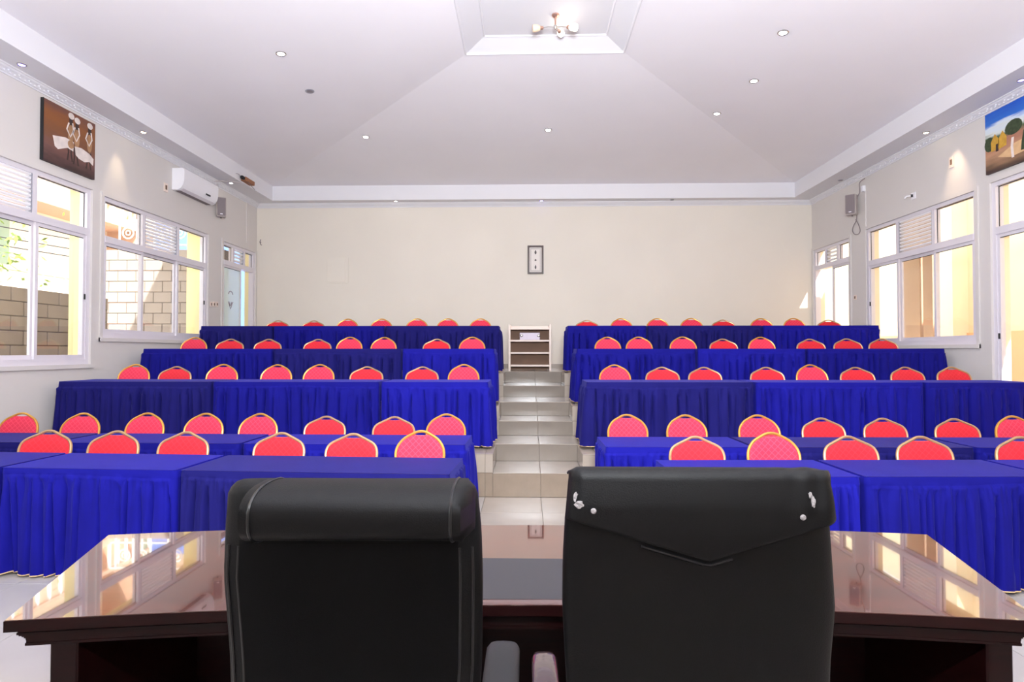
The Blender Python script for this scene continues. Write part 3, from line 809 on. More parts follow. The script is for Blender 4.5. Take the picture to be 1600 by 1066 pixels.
# ------------------------------------------------------------------ head table (desk)
def interp_poly(P, xs):
    P = sorted(P); X = [p[0] for p in P]; c = np.polyfit(X, [p[1] for p in P], 2)
    return [(x, float(np.polyval(c, x))) for x in xs]
near = [(-1.595, 1.735), (-.961, 1.806), (-.15, 1.881), (.13, 1.888), (.969, 1.851), (1.52, 1.813)]
far = [(-1.874, 2.565), (-1.368, 2.619), (-.204, 2.746), (.191, 2.755), (1.406, 2.689), (1.803, 2.654)]
desk = thing('conference_desk', 'long curved glossy mahogany desk in front of two black chairs', 'desk', (0, 0, 0))
nearP = interp_poly(near, np.linspace(-1.595, 1.575, 22)); farP = interp_poly(far, np.linspace(1.803, -1.874, 22))
cen = np.array([0.0, 2.2])
def outline(inset):
    def sh(P, dy): return [(x * (1 - inset / 1.65), y + dy) for x, y in P]
    return sh(nearP, inset) + sh(farP, -inset)
mb = MB(); mb.prism(outline(.002), .724, .7575); mb.build('desktop_edge', M['mahogany_dark'], desk)
MB().prism(outline(.004), .7575, .760).build('desktop', M['mahogany'], desk)
mb = MB()
for (ins, za, zb) in ((.020, .718, .724), (.027, .712, .718), (.024, .706, .712), (.028, .701, .706), (.033, .696, .701), (.037, .690, .696), (.040, .683, .690), (.041, .674, .683), (.039, .666, .674)): mb.prism(outline(ins), za, zb)
mb.build('apron_moulding', M['mahogany_dark'], desk)
for (xa, xb, ya) in ((-1.505, -1.415, 1.80), (1.452, 1.535, 1.87)):
    p = MB(); p.cbox(xa, xb, ya, 2.56, 0.06, .666, .005); ep = p.build('end_panel', M['mahogany_dark'], desk)
    MB().cbox(xa - .012, xb + .012, ya - .012, 2.57, 0.0, .06, .004).build('plinth', M['mahogany_dark'], ep)
pts = [(x, y - .16) for x, y in interp_poly(far, np.linspace(-1.45, 1.49, 16))]
pts2 = [(x, y + .025) for x, y in pts[::-1]]
MB().prism(pts + pts2, .04, .666).build('modesty_panel', M['mahogany_dark'], desk)
ins = [(x, y + .045) for x, y in interp_poly(near, np.linspace(-.42, .44, 8))]
ins += [(x, 2.30) for x in (.44, -.42)]
MB().prism(ins, .7595, .7612).build('writing_inset', M['inset'], desk)

# ------------------------------------------------------------------ the two high-backed chairs
def superell(cx, w, yb, yf, n=44, p=4.0):
    """closed loop in x,y; yb = camera-side y, yf = desk-side y"""
    out = []
    for k in range(n):
        a = 2 * PI * k / n; c, s_ = math.cos(a), math.sin(a)
        x = cx + w * math.copysign(abs(c) ** (2 / p), c); y = (yb + yf) / 2 + (yf - yb) / 2 * math.copysign(abs(s_) ** (2 / 2.6), s_)
        out.append((x, y))
    return out
def back_shell(prof, Y, thick, z_list):
    """prof(z)->(xleft,xright); returns grid rows"""
    G = []
    for (z, f, dy) in z_list:
        xl, xr = prof(z); cx = (xl + xr) / 2; w = (xr - xl) / 2 * (.5 + .5 * f if f < 1 else 1)
        if f < 1: w = (xr - xl) / 2 - (1 - f) * .03
        th = thick * max(f, .12)
        G.append([(x, y, z) for x, y in superell(cx, w, Y + dy - th / 2, Y + dy + th / 2)])
    return G
def chair_base(root, cx, cy, seatz):
    n = 48; G = []
    for (z, s_) in ((seatz - .10, .9), (seatz - .08, 1), (seatz - .02, 1), (seatz, .9), (seatz + .008, .5)):
        G.append([(cx + .26 * s_ * math.copysign(abs(math.cos(a)) ** .5, math.cos(a)), cy + .25 * s_ * math.copysign(abs(math.sin(a)) ** .5, math.sin(a)), z) for a in np.linspace(0, 2 * PI, n, endpoint=False)])
    mb = MB().grid(np.array(G), closed_u=True); mb.f += [tuple(range(n - 1, -1, -1)), tuple(range(4 * n, 5 * n))]; mb.mi += [0, 0]
    mb.build('seat', M['leather'], root, smooth=True)
    MB().lathe([(.028, .12), (.028, .30), (.045, .30), (.045, seatz - .10)], (cx, cy, 0), 20).build('gas_column', M['black'], root, smooth=True)
    mb = MB()
    for k in range(5):
        a = 2 * PI * k / 5 + .3; d = (math.cos(a), math.sin(a))
        mb.tube([(cx + d[0] * .03, cy + d[1] * .03, .13), (cx + d[0] * .16, cy + d[1] * .16, .115), (cx + d[0] * .29, cy + d[1] * .29, .075)], [.03, .024, .018], 8)
        MB().tube([(cx + d[0] * .29 - d[1] * .022, cy + d[1] * .29 + d[0] * .022, .03), (cx + d[0] * .29 + d[1] * .022, cy + d[1] * .29 - d[0] * .022, .03)], .03, 14).build('caster', M['black'], root, smooth=True)
    mb.build('star_base', M['black'], root, smooth=True)
def armrest(root, x, w, y0, y1, z, m, label=None):
    mb = MB(); G = []
    for (y, f, dz) in ((y0, .35, -.02), (y0 + .02, .85, -.004), (y0 + .06, 1, 0), ((y0 + y1) / 2, 1, .006), (y1 - .05, 1, .002), (y1 - .02, .88, -.004), (y1 - .004, .6, -.012), (y1, .3, -.02)):
        ring = []
        for a in np.linspace(0, 2 * PI, 20, endpoint=False):
            ring.append((x + w / 2 * f * math.copysign(abs(math.cos(a)) ** .6, math.cos(a)), y, z - .02 + dz + .02 * (.5 + .5 * f) * math.copysign(abs(math.sin(a)) ** .7, math.sin(a))))
        G.append(ring)
    mb.grid(np.array(G), closed_u=True); mb.f += [tuple(range(19, -1, -1)), tuple(range(7 * 20, 8 * 20))]; mb.mi += [0, 0]
    o = mb.build('armrest', m, root, smooth=True, angle=60)
    if label: o['label'] = label
    mb = MB(); sx = x
    mb.tube([(sx, y0 + .08, z - .04), (sx, y0 + .07, z - .18), (sx, y0 + .12, .52), (sx, (y0 + y1) / 2, .485), (sx, y1 - .12, .52), (sx, y1 - .07, z - .18), (sx, y1 - .10, z - .04)], .016, 8, flat=1.4)
    mb.build('arm_bracket', M['black'], root, smooth=True)

# left chair -------------------------------------------------------
Y1 = 1.22
def px2x(px_, Y): return float(on(1, Y, px_, 700)[0])
def px2z(py_, Y, px_=800): return float(on(1, Y, px_, py_)[2])
root = thing('executive_chair', 'black leather office chair with padded headrest roll, left of the pair', 'chair', (0, 0, 0), 0, 'high-backed office chairs at the desk')
zt = px2z(768, Y1, 550)
def lp(z):
    zz = [.46, .70, px2z(1066, Y1), px2z(930, Y1), px2z(850, Y1), px2z(790, Y1), zt]
    l = [px2x(v, Y1 + .06) for v in (377, 363, 352, 337, 338.5, 342, 349)]; r = [px2x(v, Y1 + .06) for v in (735, 745, 752, 752.5, 750, 744, 738)]
    return np.interp(z, zz, l), np.interp(z, zz, r)
zl = [(.46, .3, .0), (.47, .8, 0), (.5, 1, 0)] + [(z, 1, .05 * math.sin((z - .5) * 2.2)) for z in np.linspace(.55, zt - .03, 22)] + [(zt - .015, .92, .05), (zt - .004, .7, .05), (zt, .35, .05)]
def dyl(z): return float(np.interp(z, [a[0] for a in zl], [a[2] for a in zl]))
n_ = 44
G = back_shell(lp, Y1 + .06, .10, zl)
mb = MB().grid(np.array(G), closed_u=True); mb.f += [tuple(range(n_ - 1, -1, -1)), tuple(range((len(G) - 1) * n_, len(G) * n_))]; mb.mi += [0, 0]
mb.build('backrest', M['leather'], root, smooth=True, angle=70)
# roll across the top
zr0, zr1 = px2z(858, Y1 - .03, 550), px2z(768, Y1 - .03, 550)
G = []
for u in np.linspace(0, 1, 25):
    e = min(u, 1 - u); f = min(1, math.sqrt(max(0, 1 - (1 - min(e / .03, 1)) ** 2)))
    xl, xr = px2x(366, Y1 - .02), px2x(737, Y1 - .02); x = xl + (xr - xl) * u; ring = []
    f = max(f, .15) if e > 0 else .1
    zc = (zr0 + zr1) / 2; hz_ = (zr1 - zr0) / 2; tilt = .004 * (u - .5)
    for a in np.linspace(0, 2 * PI, 28, endpoint=False):
        ring.append((x, Y1 + .060 + .105 * f * math.copysign(abs(math.cos(a)) ** .8, math.cos(a)), zc + tilt + hz_ * (.72 + .28 * f) * math.copysign(abs(math.sin(a)) ** .75, math.sin(a))))
    G.append(ring)
mb = MB().grid(np.array(G), closed_u=True); mb.f += [tuple(range(27, -1, -1)), tuple(range(24 * 28, 25 * 28))]; mb.mi += [0, 0]
hr = mb.build('headrest_roll', M['leather'], root, smooth=True, angle=75)
# piping beads: under the roll, and down both sides
def yback(z, extra=0): return Y1 + .06 + dyl(z) - .05 - extra
for u in (2, 22):
    MB().tube([tuple((np.array(q) - (0, 0, (zr0 + zr1) / 2)) * (1, 1, 1) + (0, -.0, (zr0 + zr1) / 2)) for q in G[u]], .0035, 6, closed=True).build('piping', M['piping_black'], hr, smooth=True)
for off in (.020, .048):
    zz = np.linspace(.56, zr0 - .03, 26)
    for sgn in (0, 1):
        p = []
        for z in zz:
            l, r = lp(z); x = l + off if sgn == 0 else r - off
            w = (r - l) / 2; c = abs((x - (l + r) / 2) / w); hy_ = .05 * (1 - c ** 4) ** (2.6 / 4 / 2 * 2 / 2.6)
            p.append((x, Y1 + .06 + dyl(z) - max(.018, .05 * (max(0, 1 - c ** 4)) ** (1 / 2.6)) - .001, z))
        MB().tube(p, .0035, 6).build('piping', M['piping_black'], root, smooth=True)
G = []
for z in np.linspace(.56, zr0 - .016, 24):
    l, r = lp(z); row = []
    for u in np.linspace(-1, 1, 22):
        x = (l + r) / 2 + u * ((r - l) / 2 - .050); c = abs((x - (l + r) / 2) / ((r - l) / 2))
        row.append((x, Y1 + .06 + dyl(z) - .05 * (max(0, 1 - c ** 4)) ** (1 / 2.6) - .003, z))
    G.append(row)
MB().grid(np.array(G)).build('back_panel', M['leather_panel'], root, smooth=True, angle=80, fix=False)
chair_base(root, (px2x(352, Y1) + px2x(750, Y1)) / 2, Y1 + .32, .50)
xa = px2x(785, 1.55)
armrest(root, xa, .092, 1.26, 1.655, px2z(1003, 1.62), M['arm_grey'], 'grey padded armrest')
armrest(root, (px2x(352, Y1) + px2x(750, Y1)) - xa, .092, 1.26, 1.655, px2z(1003, 1.62), M['arm_grey'], 'grey padded armrest')

# right chair ------------------------------------------------------
Y2 = 1.14
root = thing('executive_chair', 'worn black leather office chair with riveted back flap, right of the pair', 'chair', (0, 0, 0), 0, 'high-backed office chairs at the desk')
zt2 = px2z(754, Y2, 1090)
def rp(z):
    zz = [.46, .70, px2z(1066, Y2), px2z(980, Y2), px2z(900, Y2), px2z(830, Y2), px2z(790, Y2), zt2]
    l = [px2x(v, Y2 + .06) for v in (905, 893, 884, 880, 881, 885, 889, 893)]; r = [px2x(v, Y2 + .06) for v in (1279, 1294, 1307, 1318, 1315, 1311, 1308, 1303)]
    return np.interp(z, zz, l), np.interp(z, zz, r)
zl2 = [(.46, .3, .0), (.47, .8, 0), (.5, 1, 0)] + [(z, 1, .05 * math.sin((z - .5) * 2.2)) for z in np.linspace(.55, zt2 - .03, 22)] + [(zt2 - .015, .92, .05), (zt2 - .004, .7, .05), (zt2, .35, .05)]
def dyr(z): return float(np.interp(z, [a[0] for a in zl2], [a[2] for a in zl2]))
G = back_shell(rp, Y2 + .06, .10, zl2)
mb = MB().grid(np.array(G), closed_u=True); mb.f += [tuple(range(n_ - 1, -1, -1)), tuple(range((len(G) - 1) * n_, len(G) * n_))]; mb.mi += [0, 0]
mb.build('backrest', M['leather'], root, smooth=True, angle=70)
# flap folded over the top, its lower edge a shallow V
def flap_pt(u, v):
    top = zt2 + .009; zv = np.interp(u, [-1, -.93, 0.03, .9, 1], [px2z(822, Y2), px2z(826, Y2), px2z(888, Y2), px2z(828, Y2), px2z(820, Y2)])
    rc = .022; flat = .07; arc_ = rc * PI / 2; L1 = top - rc - zv
    s_ = v * (flat + arc_ + L1); au = abs(u)
    wrk = max(0, u - .55) * 2.2 + .8 * max(0, -u - .88) * 4
    wr = .0030 * math.sin(30 * u + 7 * v) * wrk
    back = .030 * max(0, au - .9) ** 2 / .01              # ends wrap round the sides
    if s_ < flat: y, z = Y2 + .079 + flat - s_, top - .014 * (1 - s_ / flat) ** 2 + wr * (s_ / flat)
    elif s_ < flat + arc_:
        t_ = (s_ - flat) / rc; y, z = Y2 + .079 - rc * math.sin(t_) - wr * math.sin(t_), top - rc + rc * math.cos(t_) + wr * math.cos(t_)
    else: y, z = Y2 + .057 - wr - .010 * min(1, (s_ - flat - arc_) / .05), top - rc - (s_ - flat - arc_)
    k = min(1, max(0, s_ - flat * .5) / (arc_ + flat * .5))
    y += back * k; z -= .010 * max(0, au - .93) / .07 * (1 - k * .5)
    l, r = rp(min(z, zt2 - .01)); cx = (l + r) / 2; w = (r - l) / 2 + .0015
    return (cx + u * w, y, z)
G = [[flap_pt(u, v) for u in np.linspace(-1, 1, 61)] for v in np.linspace(0, 1, 36)]
fm_ = MB().grid(np.array(G)); ff = fm_.build('back_flap', M['leather'], root, smooth=True, angle=80, fix=False)
mod = ff.modifiers.new('thick', 'SOLIDIFY'); mod.thickness = .004; mod.offset = 0
def fl_y(px_, py_):
    x = px2x(px_, Y2); l, r = rp(px2z(800, Y2)); u = (x - (l + r) / 2) / ((r - l) / 2)
    z = px2z(py_, Y2); best = min((abs(flap_pt(u, v)[2] - z), v) for v in np.linspace(.45, 1, 60))[1]
    return flap_pt(u, best)
for (a_, b_) in ((933, 808), (1269, 815)):
    p = fl_y(a_, b_); mb = MB().lathe([(.006, 0), (.006, .002), (.004, .0045), (.001, .005)], n=14)
    mb.xform(Matrix.Translation((p[0], p[1] - .001, p[2])) @ Matrix.Rotation(PI / 2, 4, 'X'))
    mb.build('rivet', M['worn'], root, smooth=True)
# seam line under the flap and flaked corners
p = [ (q[0], q[1] + .002, q[2] - .010) for q in [flap_pt(u, 1) for u in np.linspace(-.45, .2, 14)] ]
MB().tube(p, .003, 6).build('seam', M['piping_black'], root, smooth=True)
for (cx_, cy_, w_, h_, sd) in ((898, 787, 9, 18, 1), (909, 798, 16, 12, 2), (1291, 792, 7, 18, 3), (1285, 781, 5, 9, 4)):
    rg = np.random.RandomState(sd); pts_ = []
    p = fl_y(min(max(cx_, 903), 1288), cy_)
    k = 14
    for i in range(k):
        a = 2 * PI * i / k; rr = .6 + .5 * rg.rand()
        pts_.append((p[0] + w_ / 900 * Y2 * rr * math.cos(a) * .6, p[2] + h_ / 900 * Y2 * rr * math.sin(a) * .6))
    MB().prism(pts_, p[1] - .0045, p[1] - .002, 'y').build('flaked_patch', M['worn'], root)['label'] = 'pale flaked patch of worn leather'
chair_base(root, (px2x(890, Y2) + px2x(1300, Y2)) / 2, Y2 + .32, .52)
xa = px2x(851, 1.5)
zz = px2z(1014, 1.58)
armrest(root, xa, .070, 1.20, 1.60, zz, M['plastic_wrap'], 'armrest still wrapped in shiny clear plastic')
armrest(root, (px2x(890, Y2) + px2x(1300, Y2)) - xa, .070, 1.20, 1.60, zz, M['plastic_wrap'], 'armrest still wrapped in shiny clear plastic')

# ------------------------------------------------------------------ back wall objects
YS = 10.42
sx0, sx1 = px2x(794.5, YS), px2x(861.5, YS); ht = .84; dp = .30
sh = thing('shelf_unit', 'low cream open shelf unit at the top of the steps', 'shelf', ((sx0 + sx1) / 2, YS, T5)); hw = (sx1 - sx0) / 2
for s_ in (-1, 1):
    xa, xb = (-hw, -hw + .036) if s_ < 0 else (hw - .036, hw)
    MB().cbox(xa, xb, 0, dp, 0, ht, .003).build('side_panel', M['offwhite'], sh)
for zz_ in (.095, .325, .545, .765):
    MB().cbox(-hw + .036, hw - .036, .004, dp, zz_ - .016, zz_ + .016, .002).build('shelf_board', M['offwhite'], sh)
MB().cbox(-hw + .036, hw - .036, dp - .02, dp, .775, ht - .02, .002).build('top_rail', M['offwhite'], sh)
MB().box(-hw + .036, hw - .036, dp - .012, dp - .002, .02, .765).build('back_board', M['brown_back'], sh)
eq = thing('equipment_box', 'lilac-grey metal box with two round knobs on the upper shelf', 'box', ((sx0 + sx1) / 2 - .0, YS + .10, T5 + .561))
MB().cbox(-.185, .185, 0, .16, 0, .135, .004).build('case', M['lilac'], eq)
for x_ in (-.15, .16):
    m_ = MB().lathe([(.026, 0), (.026, .012), (.020, .016)], n=18); m_.xform(Matrix.Translation((x_, -.0, .08)) @ Matrix.Rotation(PI / 2, 4, 'X')); m_.build('knob', M['chrome'], eq, smooth=True)

def wall_picture():
    x0, x1, z1_, z0_ = px2x(824.5, YB), px2x(849.5, YB), px2z(384, YB, 837), px2z(428.5, YB, 837)
    cx, cz = (x0 + x1) / 2, (z0_ + z1_) / 2; hw_, hh = (x1 - x0) / 2, (z1_ - z0_) / 2
    t = thing('framed_picture', 'small upright dark-framed picture of three dark motifs on the back wall', 'picture', (cx, YB - .001, cz))
    w = .038; mb = MB()
    mb.cbox(-hw_, -hw_ + w, -.03, 0, -hh, hh, .004); mb.cbox(hw_ - w, hw_, -.03, 0, -hh, hh, .004)
    mb.cbox(-hw_ + w, hw_ - w, -.03, 0, hh - w, hh, .004); mb.cbox(-hw_ + w, hw_ - w, -.03, 0, -hh, -hh + w, .004)
    mb.build('frame', M['wood_frame'], t)
    b = MB().box(-hw_ + w, hw_ - w, -.012, -.002, -hh + w, hh - w).build('mat_board', M['paper'], t)
    k = .055; mb = MB()
    for (q, th) in ((w + .02, .004), (w + .034, .003)):
        a, c = hw_ - q, hh - q
        mb.box(-a, a, -.0135, -.012, c - th, c); mb.box(-a, a, -.0135, -.012, -c, -c + th); mb.box(-a, -a + th, -.0135, -.012, -c, c); mb.box(a - th, a, -.0135, -.012, -c, c)
    mb.build('border_line', M['dark_print'], b)
    for (dz, ww, hh_) in ((.16, .017, .045), (-.005, .017, .022), (-.15, .014, .045)):
        pts_ = [(ww * math.cos(a) * (1.25 if math.sin(a) < .2 else .8), dz + hh_ * math.sin(a)) for a in np.linspace(0, 2 * PI, 12, endpoint=False)]
        MB().prism(pts_, -.0145, -.012, 'y').build('motif', M['dark_print'], b)
wall_picture()
x0, x1, z1_, z0_ = px2x(509, YB), px2x(543, YB), px2z(403, YB, 525), px2z(443, YB, 525)
ap = thing('access_panel', 'plain wall-coloured access panel on the back wall', 'panel', ((x0 + x1) / 2, YB, (z0_ + z1_) / 2)); a_, c_ = (x1 - x0) / 2, (z1_ - z0_) / 2
MB().cbox(-a_, a_, -.014, 0, -c_, c_, .003).build('surround', M['wall'], ap)
MB().cbox(-a_ + .02, a_ - .055, -.022, -.013, -c_ + .03, c_ - .03, .003).build('lid', M['wall'], ap)

# ------------------------------------------------------------------ paintings
def canvas_x(X, s_, c_tl, c_tr, c_bl, label, name_, th=.035):
    """canvas hung flat on a side wall; corners given as sight lines on the canvas plane"""
    P = X + s_ * th
    a = on(0, P, *c_tl); b = on(0, P, *c_tr); c = on(0, P, *c_bl)
    y0, y1 = sorted((a[1], b[1])); zt_, zb_ = (a[2] + b[2]) / 2, c[2]
    return P, y0, y1, zb_, zt_
# left: dancers
P, y0, y1, zb_, zt_ = canvas_x(XL, 1, (69, 153), (149, 194), (69, 250), '', '')
zb_ = min(zb_, float(on(0, XL + .035, 146, 277)[2]) + .02)
zt_ = min(zt_, ZW - .015)
cw, chh = y1 - y0, zt_ - zb_
pt = thing('painting', 'brown canvas of three white-haired dancers high on the left wall', 'painting', (XL + .001, (y0 + y1) / 2, zb_))
def grad_canvas(name, cols, horiz=False, noise_s=3.0):
    m = bpy.data.materials.new(name); m.use_nodes = True; t = m.node_tree; p = t.nodes['Principled BSDF']; p.inputs['Roughness'].default_value = .55
    tc = t.nodes.new('ShaderNodeTexCoord'); sp = t.nodes.new('ShaderNodeSeparateXYZ'); t.links.new(tc.outputs['Generated'], sp.inputs[0])
    mp = t.nodes.new('ShaderNodeMapping'); mp.inputs['Scale'].default_value = (1, 1, 4); t.links.new(tc.outputs['Generated'], mp.inputs[0])
    n = t.nodes.new('ShaderNodeTexNoise'); n.inputs['Scale'].default_value = noise_s; n.inputs['Detail'].default_value = 6; t.links.new(mp.outputs[0], n.inputs['Vector'])
    ad = t.nodes.new('ShaderNodeMath'); ad.operation = 'MULTIPLY_ADD'; ad.inputs[1].default_value = .35; ad.inputs[2].default_value = -.17
    t.links.new(n.outputs['Fac'], ad.inputs[0]); s2 = t.nodes.new('ShaderNodeMath'); s2.operation = 'ADD'
    t.links.new(ad.outputs[0], s2.inputs[0]); t.links.new(sp.outputs['Z'], s2.inputs[1])
    cr = t.nodes.new('ShaderNodeValToRGB'); e = cr.color_ramp.elements
    e[0].position, e[0].color = cols[0]; e[1].position, e[1].color = cols[-1]
    for c in cols[1:-1]: q = e.new(c[0]); q.color = c[1]
    t.links.new(s2.outputs[0], cr.inputs[0]); t.links.new(cr.outputs[0], p.inputs['Base Color']); return m
gm = grad_canvas('dancer_canvas', [(0.0, srgb(62, 42, 40)), (.12, srgb(88, 60, 56)), (.3, srgb(120, 82, 74)), (.5, srgb(122, 78, 52)), (.8, srgb(140, 84, 44)), (1.0, srgb(112, 72, 62))])
cv = MB().box(0, .034, -cw / 2, cw / 2, 0, chh).build('canvas', gm, pt)
side = MB().box(0, .035, -cw / 2 - .012, -cw / 2, 0, chh).build('canvas_edge', M['black'], pt)
white_p = mat('white_paint_strokes', srgb(225, 212, 205), .6, noise=.15, nscale=9); dark_p = mat('dark_paint_strokes', srgb(62, 44, 40), .6); tan_p = mat('tan_paint_strokes', srgb(170, 128, 92), .6, noise=.2, nscale=12)
def blob(poly, m, name, parent, d=.036, X0=.034, W_=1.0, H_=1.0, oy=0.0):
    """flat patch of paint on the canvas: poly in 0..1 canvas units"""
    MB().prism([(-W_ / 2 + W_ * p[0], H_ * p[1]) for p in poly], X0, d, 'x').build(name, m, parent)
def ell(cx, cy, rx, ry, n=14, rot=0): return [(cx + rx * math.cos(a) * math.cos(rot) - ry * math.sin(a) * math.sin(rot), cy + rx * math.cos(a) * math.sin(rot) + ry * math.sin(a) * math.cos(rot)) for a in np.linspace(0, 2 * PI, n, endpoint=False)]
def stroke(pts_, w): 
    L_ = []; R2 = []
    for i, (x, y) in enumerate(pts_):
        a = pts_[max(i - 1, 0)]; b = pts_[min(i + 1, len(pts_) - 1)]; d = np.array([b[0] - a[0], b[1] - a[1]]); d /= np.linalg.norm(d) + 1e-9
        L_.append((x - d[1] * w, y + d[0] * w)); R2.append((x + d[1] * w, y - d[0] * w))
    return L_ + R2[::-1]
kw = dict(W_=cw, H_=chh)
for (cx, hy) in ((.50, .895), (.62, .865), (.88, .885)):
    blob(ell(cx, hy - .06, .035, .10), dark_p, 'painted_figure', cv, d=.0350, **kw)
    blob(ell(cx, hy - .28, .055, .16), tan_p, 'painted_figure', cv, d=.0352, **kw)
    blob(ell(cx + .005, hy + .03, .058, .055), white_p, 'painted_figure', cv, d=.0356, **kw)
    for dx in (-.05, .03):
        blob(stroke([(cx + dx, hy - .45), (cx + dx * .6 - .01, hy - .60), (cx + dx * 1.2, hy - .74)], .014), dark_p, 'painted_figure', cv, d=.0350, **kw)
    blob(stroke([(cx - .04, hy - .10), (cx - .08, hy - .22), (cx - .01, hy - .33), (cx + .05, hy - .20), (cx + .03, hy - .08)], .012), white_p, 'painted_figure', cv, d=.0360, **kw)
blob([(.16, .46), (.40, .52), (.56, .50), (.55, .34), (.44, .36), (.36, .32), (.26, .27), (.2, .3)], white_p, 'painted_figure', cv, d=.0354, **kw)
blob([(.58, .44), (.72, .46), (.88, .42), (.97, .36), (.96, .24), (.88, .28), (.78, .24), (.66, .26), (.60, .30)], white_p, 'painted_figure', cv, d=.0354, **kw)
blob(ell(.50, .44, .06, .07), tan_p, 'painted_figure', cv, d=.0358, **kw)
# right: landscape
P = XR - .035
a = on(0, P, 1539, 181); c = on(0, P, 1543, 273)
y1 = float(a[1]); y0 = y1 - 1.25; zt_ = min(float(a[2]), ZW - .012); zb_ = float(c[2]); cw, chh = y1 - y0, zt_ - zb_
pt = thing('painting', 'village landscape canvas with blue sky high on the right wall', 'painting', (XR - .001, (y0 + y1) / 2, zb_))
lm = grad_canvas('landscape_canvas', [(0.0, srgb(60, 40, 38)), (.12, srgb(110, 84, 62)), (.28, srgb(186, 140, 108)), (.46, srgb(170, 116, 92)), (.58, srgb(60, 92, 60)), (.66, srgb(214, 218, 214)), (.74, srgb(208, 220, 232)), (.80, srgb(40, 108, 200)), (1.0, srgb(24, 84, 190))], noise_s=2.0)
cv = MB().box(-.034, 0, -cw / 2, cw / 2, 0, chh).build('canvas', lm, pt)
def blobr(poly, m, dd): # u measured from the far (deep) edge towards the viewer
    MB().prism([(cw / 2 - cw * p[0], chh * p[1]) for p in poly], -.034 - dd, -.034, 'x').build('painted_shape', m, cv)
ochre = mat('ochre_paint', srgb(196, 150, 52), .6, noise=.2, nscale=15); dgreen = mat('dark_green_paint', srgb(52, 66, 40), .6, noise=.4, nscale=25); lblue = mat('lake_paint', srgb(70, 130, 200), .6); sand = mat('sand_paint', srgb(216, 176, 130), .6, noise=.1, nscale=10); rose = mat('rose_paint', srgb(196, 150, 148), .6, noise=.1, nscale=8)
blobr(ell(.05, .48, .06, .12), dgreen, .001)
blobr(ell(.34, .60, .10, .12), dgreen, .0012)
blobr([(.44, .55), (.62, .68), (1, .74), (1, .52), (.6, .48)], dgreen, .0008)
for cx in (.12, .21): blobr([(cx - .05, .50), (cx, .62), (cx + .05, .50), (cx + .045, .36), (cx - .045, .34)], ochre, .0016)
blobr([(.13, .44), (.16, .44), (.16, .32), (.13, .32)], dark_p, .002)
blobr([(.15, .22), (.35, .34), (.52, .36), (.55, .16), (.3, .14)], sand, .001)
blobr([(.55, .46), (.75, .5), (.8, .44), (.58, .40)], lblue, .0012)
blobr([(.45, .30), (.70, .36), (1, .38), (1, .20), (.6, .18)], rose, .0011)
blobr(stroke([(.33, .12), (.32, .30), (.33, .44)], .014), white_p, .002)
blobr(stroke([(.44, .18), (.45, .32), (.47, .48)], .02), dgreen, .002)

# ------------------------------------------------------------------ air conditioner, speakers, fittings
ya, yb = float(on(0, XL, 268.5, 290)[1]), float(on(0, XL + .20, 341, 300)[1])
za = float(on(0, XL + .02, 270, 296)[2]); zb2 = min(float(on(0, XL + .02, 270, 262)[2]), ZW - .01)
ac = thing('air_conditioner', 'white wall-mounted air conditioner under the crown on the left wall', 'air conditioner', (XL + .001, (ya + yb) / 2, za)); L_ = yb - ya; h = zb2 - za
prof = [(0, 0), (.10, .0), (.15, .03), (.185, .09), (.20, .16), (.205, h - .05), (.195, h - .01), (.17, h), (0, h)]
mb = MB(); mb.prism([(p[0], p[1]) for p in prof], -L_ / 2, L_ / 2, 'y'); mb.build('body', M['white'], ac, smooth=True, angle=35)
mb = MB(); mb.prism([(.108, -.004), (.112, -.004), (.158, .028), (.154, .034)], -L_ / 2 + .05, L_ / 2 - .05, 'y'); mb.build('air_flap', M['frame'], ac)
MB().box(.198, .2065, L_ * .12, L_ * .12 + .13, .085, .112).build('display', M['black'], ac)
MB().box(.02, .10, -L_ / 2 + .06, L_ / 2 - .06, -.006, 0).build('air_grille', M['grille'], ac)
MB().tube([(.12, L_ / 2 + .01, h - .06), (.10, L_ / 2 + .05, h + .02), (.13, L_ / 2 + .12, h + .07)], .008, 6).build('pipe', M['cable_white'], ac, smooth=True)

def speaker(loc, rz, w, d, h, label):
    t = thing('speaker', label, 'speaker', loc, rz)
    MB().cbox(-w / 2, w / 2, 0, d, 0, h, .012).build('cabinet', M['speaker'], t)
    MB().cbox(-w / 2 + .012, w / 2 - .012, -.012, .004, .015, h - .015, .006).build('grille', M['grille'], t)
    MB().box(-.02, .02, -.0145, -.012, .035, .05).build('badge', M['white'], t)
    br = MB(); br.box(-.02, .02, d, d + .03, h * .3, h * .7); br.box(-.012, .012, d + .02, d + .12, h * .45, h * .55)
    for zz_ in (-.012, h): br.lathe([(.012, 0), (.012, .012)], (0, d * .8, zz_), 10)
    br.build('bracket', M['black'], t)
    return t
p = on(1, 10.35, 346, 338)
speaker((float(p[0]), 10.35, float(p[2])), .55, .16, .16, .355, 'grey wall speaker beside the air conditioner on the left wall')
p = on(1, 10.25, 1328.5, 335)
speaker((float(p[0]) , 10.25, float(p[2])), -.75, .17, .16, .36, 'grey wall speaker with dangling cable on the right wall')
q = on(0, XR - .012, 1340, 350)
def W3(x, y, X=XR - .012): return tuple(map(float, on(0, X, x, y)))
mb = MB(); mb.tube(smooth_path([W3(1351, 279), W3(1343, 286), W3(1343, 300), W3(1340, 309), W3(1339, 330), W3(1338, 344), W3(1334, 352), W3(1332, 360), W3(1335, 366), W3(1341, 366), W3(1344, 360), W3(1341, 350), W3(1337, 343)], 5), .006, 6)
tag(mb.build('speaker_cable', M['grille'], smooth=True), 'grey cable hanging in a loop below the right wall speaker', 'cable')
